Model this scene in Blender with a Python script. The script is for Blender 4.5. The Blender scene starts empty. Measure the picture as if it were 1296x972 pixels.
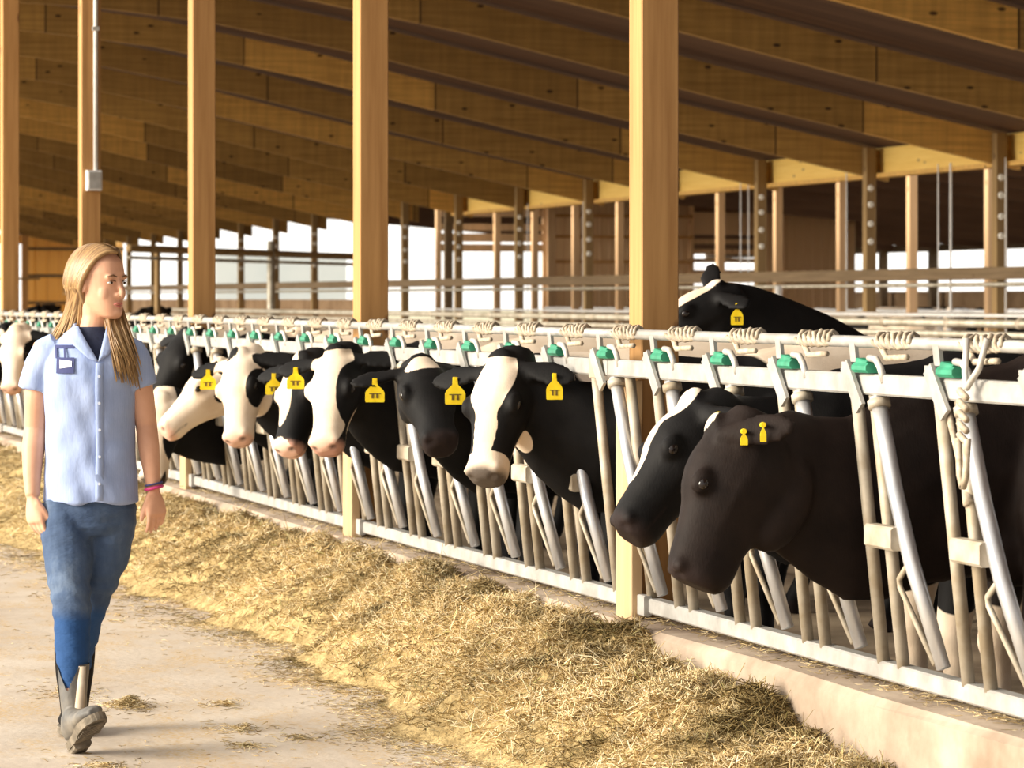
import bpy, math, random
import numpy as np
from mathutils import Vector

random.seed(7)
RNG = np.random.default_rng(11)
S = bpy.context.scene
COL = S.collection

# ------------------------------------------------------------------ camera
# x runs from the feed alley into the barn, y runs along the feed fence, z is up
ALPHA = math.radians(16.61)
CA, SA = math.cos(ALPHA), math.sin(ALPHA)
cam_d = bpy.data.cameras.new('camera')
cam_d.sensor_width = 36.0
cam_d.lens = 36.0 * 4150 / 1296
cam_d.shift_y = -108.0 / 1296
cam_d.clip_end = 600
cam_d.dof.use_dof = True
cam_d.dof.focus_distance = 11.2
cam_d.dof.aperture_fstop = 8.0
cam = bpy.data.objects.new('camera', cam_d)
COL.objects.link(cam)
cam.location = (0, 0, 1.5)
cam.rotation_euler = (math.pi / 2, 0, -ALPHA)
S.camera = cam

# ------------------------------------------------------------------ light
S.view_settings.view_transform = 'Standard'
S.view_settings.look = 'None'
S.view_settings.gamma = 1.0
S.view_settings.use_curve_mapping = False
S.view_settings.exposure = 0.76

W = bpy.data.worlds.new('bright_summer_haze')
S.world = W
W.use_nodes = True
wn = W.node_tree.nodes
wl = W.node_tree.links
bg = wn['Background']
geo = wn.new('ShaderNodeTexCoord')
dotn = wn.new('ShaderNodeVectorMath'); dotn.operation = 'DOT_PRODUCT'
dotn.inputs[1].default_value = (-0.20, 0.98, 0.0)          # the hazy, bright side of the sky
wl.new(geo.outputs['Generated'], dotn.inputs[0])
mr = wn.new('ShaderNodeMapRange')
mr.inputs['From Min'].default_value = -1.0; mr.inputs['From Max'].default_value = 1.0
wl.new(dotn.outputs['Value'], mr.inputs['Value'])
rmp = wn.new('ShaderNodeValToRGB')
rmp.color_ramp.elements[0].position = 0.0
rmp.color_ramp.elements[0].color = (0.36, 0.36, 0.36, 1)
rmp.color_ramp.elements[1].position = 0.66
rmp.color_ramp.elements[1].color = (1.0, 0.965, 0.90, 1)
wl.new(mr.outputs[0], rmp.inputs[0])
wl.new(rmp.outputs[0], bg.inputs['Color'])
bg.inputs['Strength'].default_value = 1.05

sun_d = bpy.data.lights.new('low_soft_sun', 'SUN')
sun_d.energy = 5.0
sun_d.angle = math.radians(32)
sun_d.color = (1.0, 0.90, 0.74)
sun = bpy.data.objects.new('low_soft_sun', sun_d)
COL.objects.link(sun)
sun.location = (-20, -5, 15)
sun.rotation_euler = Vector((0.955, -0.02, -0.295)).to_track_quat('-Z', 'Y').to_euler()

# ------------------------------------------------------------------ helpers
class MB:
    """collects shapes of one part, given in world coordinates"""
    def __init__(self):
        self.v, self.f, self.m = [], [], []

    def add(self, verts, faces, mi=0):
        o = len(self.v)
        self.v.extend([tuple(map(float, p)) for p in verts])
        self.f.extend([tuple(int(i) + o for i in f) for f in faces])
        self.m.extend([mi] * len(faces))
        return self

    def box(self, lo, hi, mi=0):
        (a, b, c), (d, e, g) = lo, hi
        vs = [(a, b, c), (d, b, c), (d, e, c), (a, e, c), (a, b, g), (d, b, g), (d, e, g), (a, e, g)]
        return self.add(vs, [(3, 2, 1, 0), (4, 5, 6, 7), (0, 1, 5, 4), (1, 2, 6, 5), (2, 3, 7, 6), (3, 0, 4, 7)], mi)

    def bar(self, p, q, w, h, up=(0, 0, 1), mi=0, bev=0.0):
        p, q, up = Vector(p), Vector(q), Vector(up)
        d = (q - p).normalized()
        s = d.cross(up)
        if s.length < 1e-5:
            s = d.cross(Vector((0, 1, 0)))
        s.normalize()
        u = s.cross(d).normalized()
        if bev <= 0:
            prof = [(-1, -1, 0, 0), (1, -1, 0, 0), (1, 1, 0, 0), (-1, 1, 0, 0)]
            pts = [(a * w / 2, b * h / 2) for a, b, _, _ in prof]
        else:
            W2, H2 = w / 2, h / 2
            pts = [(-W2 + bev, -H2), (W2 - bev, -H2), (W2, -H2 + bev), (W2, H2 - bev), (W2 - bev, H2), (-W2 + bev, H2), (-W2, H2 - bev), (-W2, -H2 + bev)]
        n = len(pts)
        vs = [p + s * a + u * b for a, b in pts] + [q + s * a + u * b for a, b in pts]
        fs = [(i, (i + 1) % n, n + (i + 1) % n, n + i) for i in range(n)]
        fs += [tuple(range(n - 1, -1, -1)), tuple(range(n, 2 * n))]
        return self.add(vs, fs, mi)

    def tube(self, pts, r, n=8, mi=0, cap=True):
        pts = [Vector(p) for p in pts]
        k = len(pts)
        rs = r if hasattr(r, '__len__') else [r] * k
        vs, fs = [], []
        prev = None
        for i, p in enumerate(pts):
            d = (pts[min(i + 1, k - 1)] - pts[max(i - 1, 0)]).normalized()
            if prev is None:
                a = Vector((0, 0, 1)) if abs(d.z) < 0.9 else Vector((1, 0, 0))
                s = d.cross(a).normalized()
            else:
                s = (prev - d * prev.dot(d)).normalized()
            prev = s
            t = d.cross(s)
            for j in range(n):
                an = 2 * math.pi * j / n
                vs.append(p + (s * math.cos(an) + t * math.sin(an)) * rs[i])
        for i in range(k - 1):
            for j in range(n):
                a, b = i * n + j, i * n + (j + 1) % n
                fs.append((a, b, b + n, a + n))
        if cap:
            fs.append(tuple(range(n - 1, -1, -1)))
            fs.append(tuple(range((k - 1) * n, k * n)))
        return self.add(vs, fs, mi)

    def loft(self, rings, mi=0, cap=True):
        n = len(rings[0])
        vs = [p for r in rings for p in r]
        fs = []
        for i in range(len(rings) - 1):
            for j in range(n):
                a, b = i * n + j, i * n + (j + 1) % n
                fs.append((a, b, b + n, a + n))
        if cap:
            fs.append(tuple(range(n - 1, -1, -1)))
            fs.append(tuple(range((len(rings) - 1) * n, len(rings) * n)))
        return self.add(vs, fs, mi)

    def ball(self, c, r, ax=None, nu=14, nv=9, mi=0):
        """ellipsoid, radii r along the axes ax (three unit vectors)"""
        c = np.array(c, float)
        A = np.eye(3) if ax is None else np.array([list(a) for a in ax], float)
        r = np.array(r if hasattr(r, '__len__') else (r, r, r), float)
        vs = [c + A[2] * -r[2]]
        for i in range(1, nv):
            t = -math.pi / 2 + math.pi * i / nv
            for j in range(nu):
                p = 2 * math.pi * j / nu
                vs.append(c + A[0] * r[0] * math.cos(t) * math.cos(p) + A[1] * r[1] * math.cos(t) * math.sin(p) + A[2] * r[2] * math.sin(t))
        vs.append(c + A[2] * r[2])
        fs = [(0, 1 + (j + 1) % nu, 1 + j) for j in range(nu)]
        for i in range(nv - 2):
            for j in range(nu):
                a, b = 1 + i * nu + j, 1 + i * nu + (j + 1) % nu
                fs.append((a, b, b + nu, a + nu))
        L = len(vs) - 1
        fs += [(L, L - nu + j, L - nu + (j + 1) % nu) for j in range(nu)]
        return self.add(vs, fs, mi)

    def mesh(self, name, base=(0, 0, 0)):
        me = bpy.data.meshes.new(name)
        b = np.array(base, float)
        V = np.array(self.v, float) - b if self.v else np.zeros((0, 3))
        me.from_pydata(V.tolist(), [], self.f)
        if any(self.m):
            me.polygons.foreach_set('material_index', self.m)
        me.update()
        return me


BASE = {}

def link(name, me, mats, parent=None, smooth=False, base=(0, 0, 0)):
    o = bpy.data.objects.new(name, me)
    COL.objects.link(o)
    for m in (mats if isinstance(mats, (list, tuple)) else [mats]):
        me.materials.append(m)
    if parent is not None:
        o.parent = parent
        BASE[o.name] = BASE[parent.name]
    else:
        o.location = base
        BASE[o.name] = Vector(base)
    if smooth:
        me.polygons.foreach_set('use_smooth', [True] * len(me.polygons))
    return o

def tag(o, label=None, cat=None, group=None, kind=None):
    if label: o['label'] = label
    if cat: o['category'] = cat
    if group: o['group'] = group
    if kind: o['kind'] = kind
    return o

def thing(name, base, label, cat, group=None):
    o = bpy.data.objects.new(name, None)
    COL.objects.link(o)
    o.location = base
    o.empty_display_size = 0.1
    BASE[o.name] = Vector(base)
    return tag(o, label, cat, group)

def part(name, mb, mat, parent, smooth=False, label=None):
    o = link(name, mb.mesh(name, BASE[parent.name]), mat, parent, smooth)
    if label: o['label'] = label
    return o

def solo(name, mb, mat, base, label=None, cat=None, group=None, kind=None, smooth=False):
    o = link(name, mb.mesh(name, base), mat, None, smooth, base)
    return tag(o, label, cat, group, kind)

def copy_thing(o, loc, label=None):
    c = o.copy(); COL.objects.link(c); c.location = loc
    if label: c['label'] = label
    for ch in list(o.children):
        d = ch.copy(); COL.objects.link(d); d.parent = c
        for g in list(ch.children):
            e = g.copy(); COL.objects.link(e); e.parent = d
    return c

ORD = ['first', 'second', 'third', 'fourth', 'fifth', 'sixth', 'seventh', 'eighth', 'ninth', 'tenth', 'eleventh', 'twelfth',
       'thirteenth', 'fourteenth', 'fifteenth', 'sixteenth', 'seventeenth', 'eighteenth', 'nineteenth', 'twentieth',
       'twenty-first', 'twenty-second', 'twenty-third', 'twenty-fourth', 'twenty-fifth']

def melt(mb, voxel, smooth=2, factor=0.5):
    """fuse overlapping closed shapes into one continuous surface"""
    me = mb.mesh('melt')
    o = bpy.data.objects.new('melt', me)
    COL.objects.link(o)
    r = o.modifiers.new('r', 'REMESH'); r.mode = 'VOXEL'; r.voxel_size = voxel; r.adaptivity = 0.0
    if smooth:
        s = o.modifiers.new('s', 'SMOOTH'); s.iterations = smooth; s.factor = factor
    dg = bpy.context.evaluated_depsgraph_get()
    out = bpy.data.meshes.new_from_object(o.evaluated_get(dg))
    bpy.data.objects.remove(o)
    bpy.data.meshes.remove(me)
    return out

def mesh_arrays(me):
    V = np.empty(len(me.vertices) * 3); me.vertices.foreach_get('co', V)
    F = [tuple(p.vertices) for p in me.polygons]
    return V.reshape(-1, 3), F

# ------------------------------------------------------------------ materials
def nt(name):
    m = bpy.data.materials.new(name)
    m.use_nodes = True
    t = m.node_tree
    return m, t, t.nodes['Principled BSDF'], (lambda k: t.nodes.new(k)), t.links

def ramp(N, stops):
    r = N('ShaderNodeValToRGB')
    e = r.color_ramp.elements
    e[0].position, e[0].color = stops[0][0], (*stops[0][1], 1)
    e[1].position, e[1].color = stops[-1][0], (*stops[-1][1], 1)
    for p, c in stops[1:-1]:
        x = e.new(p); x.color = (*c, 1)
    return r

def mixc(N, L, fac, a, b, mode='MIX'):
    m = N('ShaderNodeMix'); m.data_type = 'RGBA'; m.blend_type = mode
    for s, x in ((m.inputs[0], fac), (m.inputs[6], a), (m.inputs[7], b)):
        if hasattr(x, 'links'): L.new(x, s)
        elif hasattr(x, '__len__'): s.default_value = (*x, 1)
        else: s.default_value = x
    return m.outputs[2]

def noise(N, L, vec, scale, detail=4, rough=0.55):
    n = N('ShaderNodeTexNoise')
    n.inputs['Scale'].default_value = scale
    n.inputs['Detail'].default_value = detail
    n.inputs['Roughness'].default_value = rough
    if vec is not None: L.new(vec, n.inputs['Vector'])
    return n.outputs[0]

def mapped(N, L, scale=(1, 1, 1), coord='Object'):
    tc = N('ShaderNodeTexCoord'); mp = N('ShaderNodeMapping')
    mp.inputs['Scale'].default_value = scale
    L.new(tc.outputs[coord], mp.inputs[0])
    return mp.outputs[0]

def bump(N, L, h, b, strength=0.3, dist=0.01):
    k = N('ShaderNodeBump'); k.inputs['Strength'].default_value = strength; k.inputs['Distance'].default_value = dist
    L.new(h, k.inputs['Height']); L.new(k.outputs[0], b.inputs['Normal'])

def mottled(name, c1, c2, scale=6, rough=0.7, metal=0.0, bumps=0.0, stretch=(1, 1, 1), lo=0.35, hi=0.65, dist=0.01, spec=None):
    m, t, b, N, L = nt(name)
    v = mapped(N, L, stretch)
    n = noise(N, L, v, scale)
    r = ramp(N, [(lo, c1), (hi, c2)])
    L.new(n, r.inputs[0]); L.new(r.outputs[0], b.inputs['Base Color'])
    b.inputs['Roughness'].default_value = rough
    b.inputs['Metallic'].default_value = metal
    if spec is not None: b.inputs['Specular IOR Level'].default_value = spec
    if bumps: bump(N, L, noise(N, L, v, scale * 3), b, bumps, dist)
    return m

def timber(name, c1, c2, knots, axis=2, seam=0.0, rough=0.75):
    """sawn softwood with the grain along axis, optional board joints every seam metres"""
    m, t, b, N, L = nt(name)
    st = [14, 14, 14]; st[axis] = 0.7
    v = mapped(N, L, st)
    g = noise(N, L, v, 1.6, 6, 0.6)
    r = ramp(N, [(0.30, c1), (0.70, c2)])
    L.new(g, r.inputs[0])
    col = r.outputs[0]
    st2 = [3, 3, 3]; st2[axis] = 1.3
    vo = N('ShaderNodeTexVoronoi'); vo.inputs['Scale'].default_value = 1.7
    L.new(mapped(N, L, st2), vo.inputs['Vector'])
    kr = ramp(N, [(0.07, (1, 1, 1)), (0.13, (0, 0, 0))])
    L.new(vo.outputs['Distance'], kr.inputs[0])
    col = mixc(N, L, kr.outputs[0], col, knots)
    oi = N('ShaderNodeObjectInfo')
    if seam:
        sx = N('ShaderNodeSeparateXYZ'); L.new(mapped(N, L), sx.inputs[0])
        off = N('ShaderNodeMath'); off.operation = 'MULTIPLY_ADD'
        L.new(oi.outputs['Random'], off.inputs[0]); off.inputs[1].default_value = 9.7
        L.new(sx.outputs[axis], off.inputs[2])
        dv = N('ShaderNodeMath'); dv.operation = 'DIVIDE'; L.new(off.outputs[0], dv.inputs[0]); dv.inputs[1].default_value = seam
        fl = N('ShaderNodeMath'); fl.operation = 'FLOOR'; L.new(dv.outputs[0], fl.inputs[0])
        ad = N('ShaderNodeMath'); ad.operation = 'MULTIPLY_ADD'; L.new(oi.outputs['Random'], ad.inputs[0]); ad.inputs[1].default_value = 57.3; L.new(fl.outputs[0], ad.inputs[2])
        wn_ = N('ShaderNodeTexWhiteNoise'); wn_.noise_dimensions = '1D'; L.new(ad.outputs[0], wn_.inputs['W'])
        vr = ramp(N, [(0.0, (0.62, 0.60, 0.58)), (0.7, (1.0, 1.0, 1.0)), (1.0, (1.55, 1.5, 1.35))])
        L.new(wn_.outputs['Value'], vr.inputs[0])
        col = mixc(N, L, 1.0, col, vr.outputs[0], 'MULTIPLY')
        fr = N('ShaderNodeMath'); fr.operation = 'FRACT'; L.new(dv.outputs[0], fr.inputs[0])
        jr = ramp(N, [(0.006, (1, 1, 1)), (0.010, (0, 0, 0))]); L.new(fr.outputs[0], jr.inputs[0])
        col = mixc(N, L, jr.outputs[0], col, (0.05, 0.025, 0.012))
        # dull crossgrain of the veneer
        cg = noise(N, L, mapped(N, L, (9, 9, 0.8)), 1.3, 3)
        cr = ramp(N, [(0.35, (0.88, 0.87, 0.86)), (0.65, (1.07, 1.06, 1.03))]); L.new(cg, cr.inputs[0])
        col = mixc(N, L, 1.0, col, cr.outputs[0], 'MULTIPLY')
    else:
        vr = ramp(N, [(0.0, (0.88, 0.87, 0.86)), (1.0, (1.1, 1.08, 1.05))]); L.new(oi.outputs['Random'], vr.inputs[0])
        col = mixc(N, L, 1.0, col, vr.outputs[0], 'MULTIPLY')
    L.new(col, b.inputs['Base Color'])
    b.inputs['Roughness'].default_value = rough
    bump(N, L, g, b, 0.12, 0.004)
    return m

M = {}
M['post'] = timber('sawn_pine', (0.38, 0.185, 0.055), (0.58, 0.32, 0.115), (0.15, 0.06, 0.018))
M['board'] = timber('pale_pine_board', (0.48, 0.32, 0.17), (0.60, 0.42, 0.24), (0.30, 0.16, 0.07))
M['rafter'] = timber('laminated_rafter', (0.40, 0.235, 0.065), (0.60, 0.375, 0.11), (0.07, 0.035, 0.012), axis=0, seam=2.9)
M['inner_post'] = timber('weathered_post', (0.25, 0.155, 0.06), (0.36, 0.24, 0.10), (0.10, 0.05, 0.02))
M['rail_wood'] = timber('dirty_rail_board', (0.13, 0.085, 0.04), (0.22, 0.15, 0.08), (0.09, 0.05, 0.02), axis=1)
M['header'] = timber('yellow_header', (0.80, 0.53, 0.13), (0.88, 0.63, 0.19), (0.4, 0.25, 0.1), axis=1)
M['annex_post'] = timber('annex_pine', (0.58, 0.36, 0.18), (0.72, 0.48, 0.27), (0.3, 0.14, 0.06))
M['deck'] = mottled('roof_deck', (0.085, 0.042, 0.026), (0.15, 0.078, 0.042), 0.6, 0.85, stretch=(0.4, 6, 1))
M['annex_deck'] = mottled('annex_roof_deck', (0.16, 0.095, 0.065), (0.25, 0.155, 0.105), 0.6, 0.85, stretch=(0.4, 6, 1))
M['galv'] = mottled('galvanised_steel', (0.46, 0.43, 0.385), (0.66, 0.635, 0.59), 14, 0.50, 0.35, 0.05)
M['galv_dirty'] = mottled('dirty_galvanised', (0.33, 0.265, 0.18), (0.50, 0.445, 0.36), 9, 0.62, 0.2, 0.06)
M['galv_bright'] = mottled('polished_steel', (0.52, 0.53, 0.56), (0.74, 0.74, 0.75), 5, 0.36, 0.65)
M['galv_white'] = mottled('bright_zinc', (0.33, 0.315, 0.29), (0.47, 0.455, 0.43), 10, 0.5, 0.2)
M['pipe_grey'] = mottled('stall_pipe', (0.33, 0.29, 0.215), (0.52, 0.48, 0.40), 7, 0.55, 0.3)
M['green'] = mottled('green_plastic', (0.02, 0.20, 0.11), (0.035, 0.30, 0.17), 20, 0.4)
M['rope'] = mottled('worn_chain', (0.34, 0.27, 0.19), (0.56, 0.48, 0.37), 40, 0.7, 0.1)
M['bolt'] = mottled('zinc_bolt', (0.88, 0.85, 0.75), (0.95, 0.92, 0.84), 20, 0.5, 0.0)
M['yellow'] = mottled('yellow_tag', (0.80, 0.56, 0.0), (0.90, 0.68, 0.01), 30, 0.45)
M['ink'] = mottled('tag_ink', (0.10, 0.06, 0.0), (0.16, 0.10, 0.01), 30, 0.6)
M['siding'] = None
M['white_pvc'] = mottled('white_plastic', (0.70, 0.69, 0.67), (0.82, 0.81, 0.80), 12, 0.4)
M['earth'] = mottled('barn_bedding', (0.20, 0.14, 0.085), (0.38, 0.29, 0.19), 2.2, 0.95, 0, 0.5)
M['wall_dirty'] = mottled('stained_concrete_wall', (0.20, 0.12, 0.06), (0.32, 0.21, 0.12), 1.4, 0.9)
M['grass'] = mottled('sunlit_yard', (0.45, 0.42, 0.26), (0.62, 0.57, 0.42), 0.6, 0.95)

def concrete(name, c1, c2, stain, scale, straw=None, straw_lo=0.55):
    m, t, b, N, L = nt(name)
    v = mapped(N, L)
    n1 = noise(N, L, v, scale, 6, 0.6)
    r = ramp(N, [(0.32, c1), (0.68, c2)]); L.new(n1, r.inputs[0])
    n2 = noise(N, L, v, scale * 0.37, 5, 0.65)
    r2 = ramp(N, [(0.50, (0, 0, 0)), (0.72, (1, 1, 1))]); L.new(n2, r2.inputs[0])
    col = mixc(N, L, r2.outputs[0], r.outputs[0], stain)
    if straw:
        n3 = noise(N, L, mapped(N, L, (1.6, 0.7, 1)), 2.2, 8, 0.75)
        r3 = ramp(N, [(straw_lo, (0, 0, 0)), (straw_lo + 0.14, (1, 1, 1))]); L.new(n3, r3.inputs[0])
        n4 = noise(N, L, v, 60, 2); r4 = ramp(N, [(0.38, (0, 0, 0)), (0.60, (1, 1, 1))]); L.new(n4, r4.inputs[0])
        mm = N('ShaderNodeMath'); mm.operation = 'MULTIPLY'; L.new(r3.outputs[0], mm.inputs[0]); L.new(r4.outputs[0], mm.inputs[1])
        col = mixc(N, L, mm.outputs[0], col, straw)
    L.new(col, b.inputs['Base Color'])
    b.inputs['Roughness'].default_value = 0.9
    bump(N, L, noise(N, L, v, 25, 6), b, 0.35, 0.01)
    return m

M['floor'] = concrete('swept_concrete', (0.47, 0.39, 0.31), (0.58, 0.50, 0.41), (0.38, 0.29, 0.21), 1.5, (0.50, 0.34, 0.16), 0.47)
M['curb'] = concrete('curb_concrete', (0.29, 0.215, 0.155), (0.50, 0.405, 0.315), (0.16, 0.10, 0.06), 2.6)
m, t, b, N, L = nt('tan_siding')
n = noise(N, L, mapped(N, L, (1, 1, 0.2)), 1.5)
r = ramp(N, [(0.3, (0.70, 0.54, 0.37)), (0.7, (0.80, 0.64, 0.46))]); L.new(n, r.inputs[0]); L.new(r.outputs[0], b.inputs['Base Color'])
b.inputs['Roughness'].default_value = 0.5
M['siding'] = m
M['siding_gold'] = mottled('golden_siding', (0.70, 0.47, 0.19), (0.80, 0.57, 0.26), 1.2, 0.6, stretch=(1, 1, 0.2))
for k_, c_ in (('siding', (0.80, 0.62, 0.42)), ('siding_gold', (0.80, 0.54, 0.22))):      # translucency added to the ribbed siding so sky behind brightens it
    t = M[k_].node_tree
    tr = t.nodes.new('ShaderNodeBsdfTranslucent'); tr.inputs['Color'].default_value = (*c_, 1)
    mx = t.nodes.new('ShaderNodeMixShader'); mx.inputs[0].default_value = 0.65
    t.links.new(t.nodes['Principled BSDF'].outputs[0], mx.inputs[1]); t.links.new(tr.outputs[0], mx.inputs[2])
    t.links.new(mx.outputs[0], t.nodes['Material Output'].inputs['Surface'])
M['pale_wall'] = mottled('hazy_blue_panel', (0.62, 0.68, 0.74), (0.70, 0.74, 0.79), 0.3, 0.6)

FENCE = 3.80
BAY = 4.27
P0Y = 11.51

# ------------------------------------------------------------------ the setting
mb = MB().box((-14, -6, -0.25), (3.80, 140, 0.0))
solo('floor', mb, M['floor'], (0, 0, 0), 'pale concrete feed alley floor strewn with straw', 'floor', kind='structure')

nx, ny = 2, 120
prof = [(3.775, -0.05), (3.772, 0.305), (3.795, 0.33), (4.14, 0.33), (4.16, 0.31), (4.16, -0.05)]
rings = []
for i in range(ny + 1):
    y = 4 + 120 * i / ny
    rings.append([(x + 0.004 * math.sin(y * 3.1 + k), y, z + 0.004 * math.sin(y * 2.3 + k * 2)) for k, (x, z) in enumerate(prof)])
mb = MB().loft(rings[::-1])
solo('concrete_curb', mb, M['curb'], (0, 0, 0), 'low stained concrete feed curb under the fence', 'curb', kind='structure')

mb = MB().box((4.16, -6, -0.25), (48, 140, -0.004))
solo('barn_floor', mb, M['earth'], (0, 0, 0), 'brown bedding floor of the barn behind the fence', 'floor', kind='structure')
mb = MB().box((48, -40, -0.3), (260, 420, -0.03)).box((-14, 140, -0.3), (48, 420, -0.03))
solo('ground', mb, M['grass'], (0, 0, 0), 'bright yard outside the barn', 'ground', kind='structure')

# roof: underside height of the rafters along x
RX = [2.2, 4.0, 5.5, 7.0, 8.6, 10.9, 14.2, 17.98, 18.7]
RZ = [5.20, 5.34, 5.38, 5.33, 5.16, 4.74, 4.00, 3.22, 3.07]
DEP = 0.40
def roofz(x): return float(np.interp(x, RX, RZ))

mb = MB()
rings = []
for y in (-6, 118):
    rings.append([(x, y, z + DEP + 0.06) for x, z in zip(RX, RZ)] + [(x, y, z + DEP + 0.18) for x, z in zip(RX[::-1], RZ[::-1])])
mb.loft(rings)
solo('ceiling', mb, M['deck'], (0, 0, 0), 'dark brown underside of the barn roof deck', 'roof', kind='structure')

IY = [38.42 + BAY * k for k in range(-4, 18)]     # sidewall posts and their rafters
for i, y in enumerate(IY):
    mb = MB()
    for a in range(len(RX) - 1):
        x0, x1, z0, z1 = RX[a], RX[a + 1], RZ[a], RZ[a + 1]
        if a == len(RX) - 2: x1, z1 = 18.3, float(np.interp(18.3, RX, RZ))
        ya, yb = y + 0.075, y + 0.185
        vs = [(x0, ya, z0), (x1, ya, z1), (x1, yb, z1), (x0, yb, z0), (x0, ya, z0 + DEP), (x1, ya, z1 + DEP), (x1, yb, z1 + DEP), (x0, yb, z0 + DEP)]
        fs = [(3, 2, 1, 0), (4, 5, 6, 7), (0, 1, 5, 4), (2, 3, 7, 6)]
        if a == 0: fs.append((3, 0, 4, 7))
        if a == len(RX) - 2: fs.append((1, 2, 6, 5))
        mb.add(vs, fs)
    solo('roof_rafter', mb, M['rafter'], (9, y + 0.13, 4.5), 'deep brown laminated roof rafter, %s in line counting away from the near end' % ORD[i], 'rafter', 'roof rafters')

# sidewall posts with bolts
for i, y in enumerate(IY[3:]):
    x0 = 17.90
    b0 = (x0 + 0.07, y, 0)
    top = 3.22 + DEP
    lab = 'bolted sidewall post carrying a rafter end, %s from the right edge of the view' % ORD[i]
    t_ = thing('sidewall_post', b0, lab, 'post', 'sidewall posts')
    part('shaft', MB().bar((x0 + 0.07, y, 0), (x0 + 0.07, y, top), 0.15, 0.145, (0, 1, 0), bev=0.006), M['inner_post'], t_)
    if i < 14:
        for k, z in enumerate((3.05, 2.82, 2.55, 2.30)):
            part('bolt', MB().tube([(x0 + 0.06, y - 0.073, z), (x0 + 0.06, y - 0.10, z)], [0.046, 0.036], 10), M['bolt'], t_)
# a doubled post where the neighbouring barn begins
y516 = IY[3] + BAY * 7
mb = MB().bar((18.02, y516 + 0.95, 0), (18.02, y516 + 0.95, 3.6), 0.16, 0.15, (0, 1, 0), bev=0.006)
solo('sidewall_post', mb, M['rail_wood'], (18.02, y516 + 0.95, 0), 'grey second post doubled up beside a bolted sidewall post, where the yellow header ends', 'post')

# header board over the openings, rail board, pale pipe, low wall
mb = MB().box((18.16, 20, 3.26), (18.22, y516 + 1.0, 3.62))
solo('eave_header', mb, M['header'], (18.19, 45, 3.26), 'bright yellow header board running under the eave', 'header board')
mb = MB().box((18.05, 20, 3.20), (18.24, y516 + 1.0, 3.258))
solo('trim_1', mb, M['rafter'], (18.1, 45, 3.2), kind='structure')
mb = MB()
mb.bar((17.865, 20, 1.825), (17.865, 115, 1.825), 0.05, 0.16, (0, 0, 1), bev=0.006)
solo('guard_board', mb, M['rail_wood'], (17.865, 60, 1.75), 'long brown guard board fixed across the sidewall posts', 'rail')
mb = MB().tube([(17.84, 20, 1.68), (17.84, 115, 1.68)], 0.028, 8)
solo('guard_pipe', mb, M['pipe_grey'], (17.84, 60, 1.68), 'thin pale pipe under the brown guard board', 'pipe', smooth=True)
mb = MB().box((18.06, 72, 0), (18.2, 115, 1.48))
solo('wall_right', mb, M['wall_dirty'], (18.13, 95, 0), kind='structure')

# stall rails in the middle of the barn, with clamps
mb = []
t_ = thing('stall_rail', (11.9, 30, 1.3), 'thick grey pipe rail with clamps, topmost rail of the cow stalls', 'rail')
part('pipe', MB().tube([(12.0, 16, 1.285), (12.0, 66, 1.285)], 0.036, 12), M['pipe_grey'], t_, True)
for k in range(16):
    y = 22.3 + k * 1.45
    part('clamp', MB().tube([(12.0, y, 1.285), (12.0, y + 0.07, 1.285)], 0.046, 12), M['galv_dirty'], t_, True)
mb = MB().tube([(12.1, 16, 1.185), (12.1, 66, 1.185)], 0.030, 10)
solo('stall_rail', mb, M['pipe_grey'], (12.1, 30, 1.185), 'thinner grey pipe rail just below the clamped stall rail', 'rail', smooth=True)
mb = MB().tube([(16.4, 20, 1.30), (16.4, 60, 1.30)], 0.022, 8)
solo('pen_rail', mb, M['white_pvc'], (16.4, 40, 1.3), 'slim white rail in front of the sidewall posts', 'rail', smooth=True)

# curtain cables hanging from the header
for i, (y, dx) in enumerate([(55.9, 0), (55.5, 0), (47.9, 0), (47.55, 0), (40.4, 0), (40.0, 0), (43.6, 0), (38.3, 0), (59.3, 0)]):
    mb = MB().tube([(18.0, y, 3.3), (18.0, y, 0.9)], 0.010 if i != 5 else 0.016, 6)
    rank = sorted([55.9, 55.5, 47.9, 47.55, 40.4, 40.0, 43.6, 38.3, 59.3]).index(y)
    solo('hanging_cable', mb, M['white_pvc'], (18.0, y, 0.9), 'thin pale upright cable below the yellow header, %s from the right' % ORD[rank], 'cable', 'hanging cables')

# a slanted pen gate rail and its round post far on the left
t_ = thing('pen_fence', (12.2, 57.5, 0), 'brown pipe and post pen fence crossing the far left of the barn', 'fence')
part('top_rail', MB().tube([(9.3, 53.0, 2.32), (15.4, 62.3, 2.32)], 0.065, 10), M['inner_post'], t_, True)
part('lower_rail', MB().tube([(9.3, 53.0, 2.17), (15.4, 62.3, 2.17)], 0.03, 8), M['pipe_grey'], t_, True)
part('post', MB().tube([(12.85, 58.4, 0), (12.85, 58.4, 2.55)], 0.07, 14), M['pipe_grey'], t_, True)
part('post', MB().tube([(9.95, 54.0, 0), (9.95, 54.0, 2.3)], 0.05, 14), M['inner_post'], t_, True)
part('post', MB().tube([(15.4, 62.3, 0), (15.4, 62.3, 2.4)], 0.06, 14), M['inner_post'], t_, True)

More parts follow.
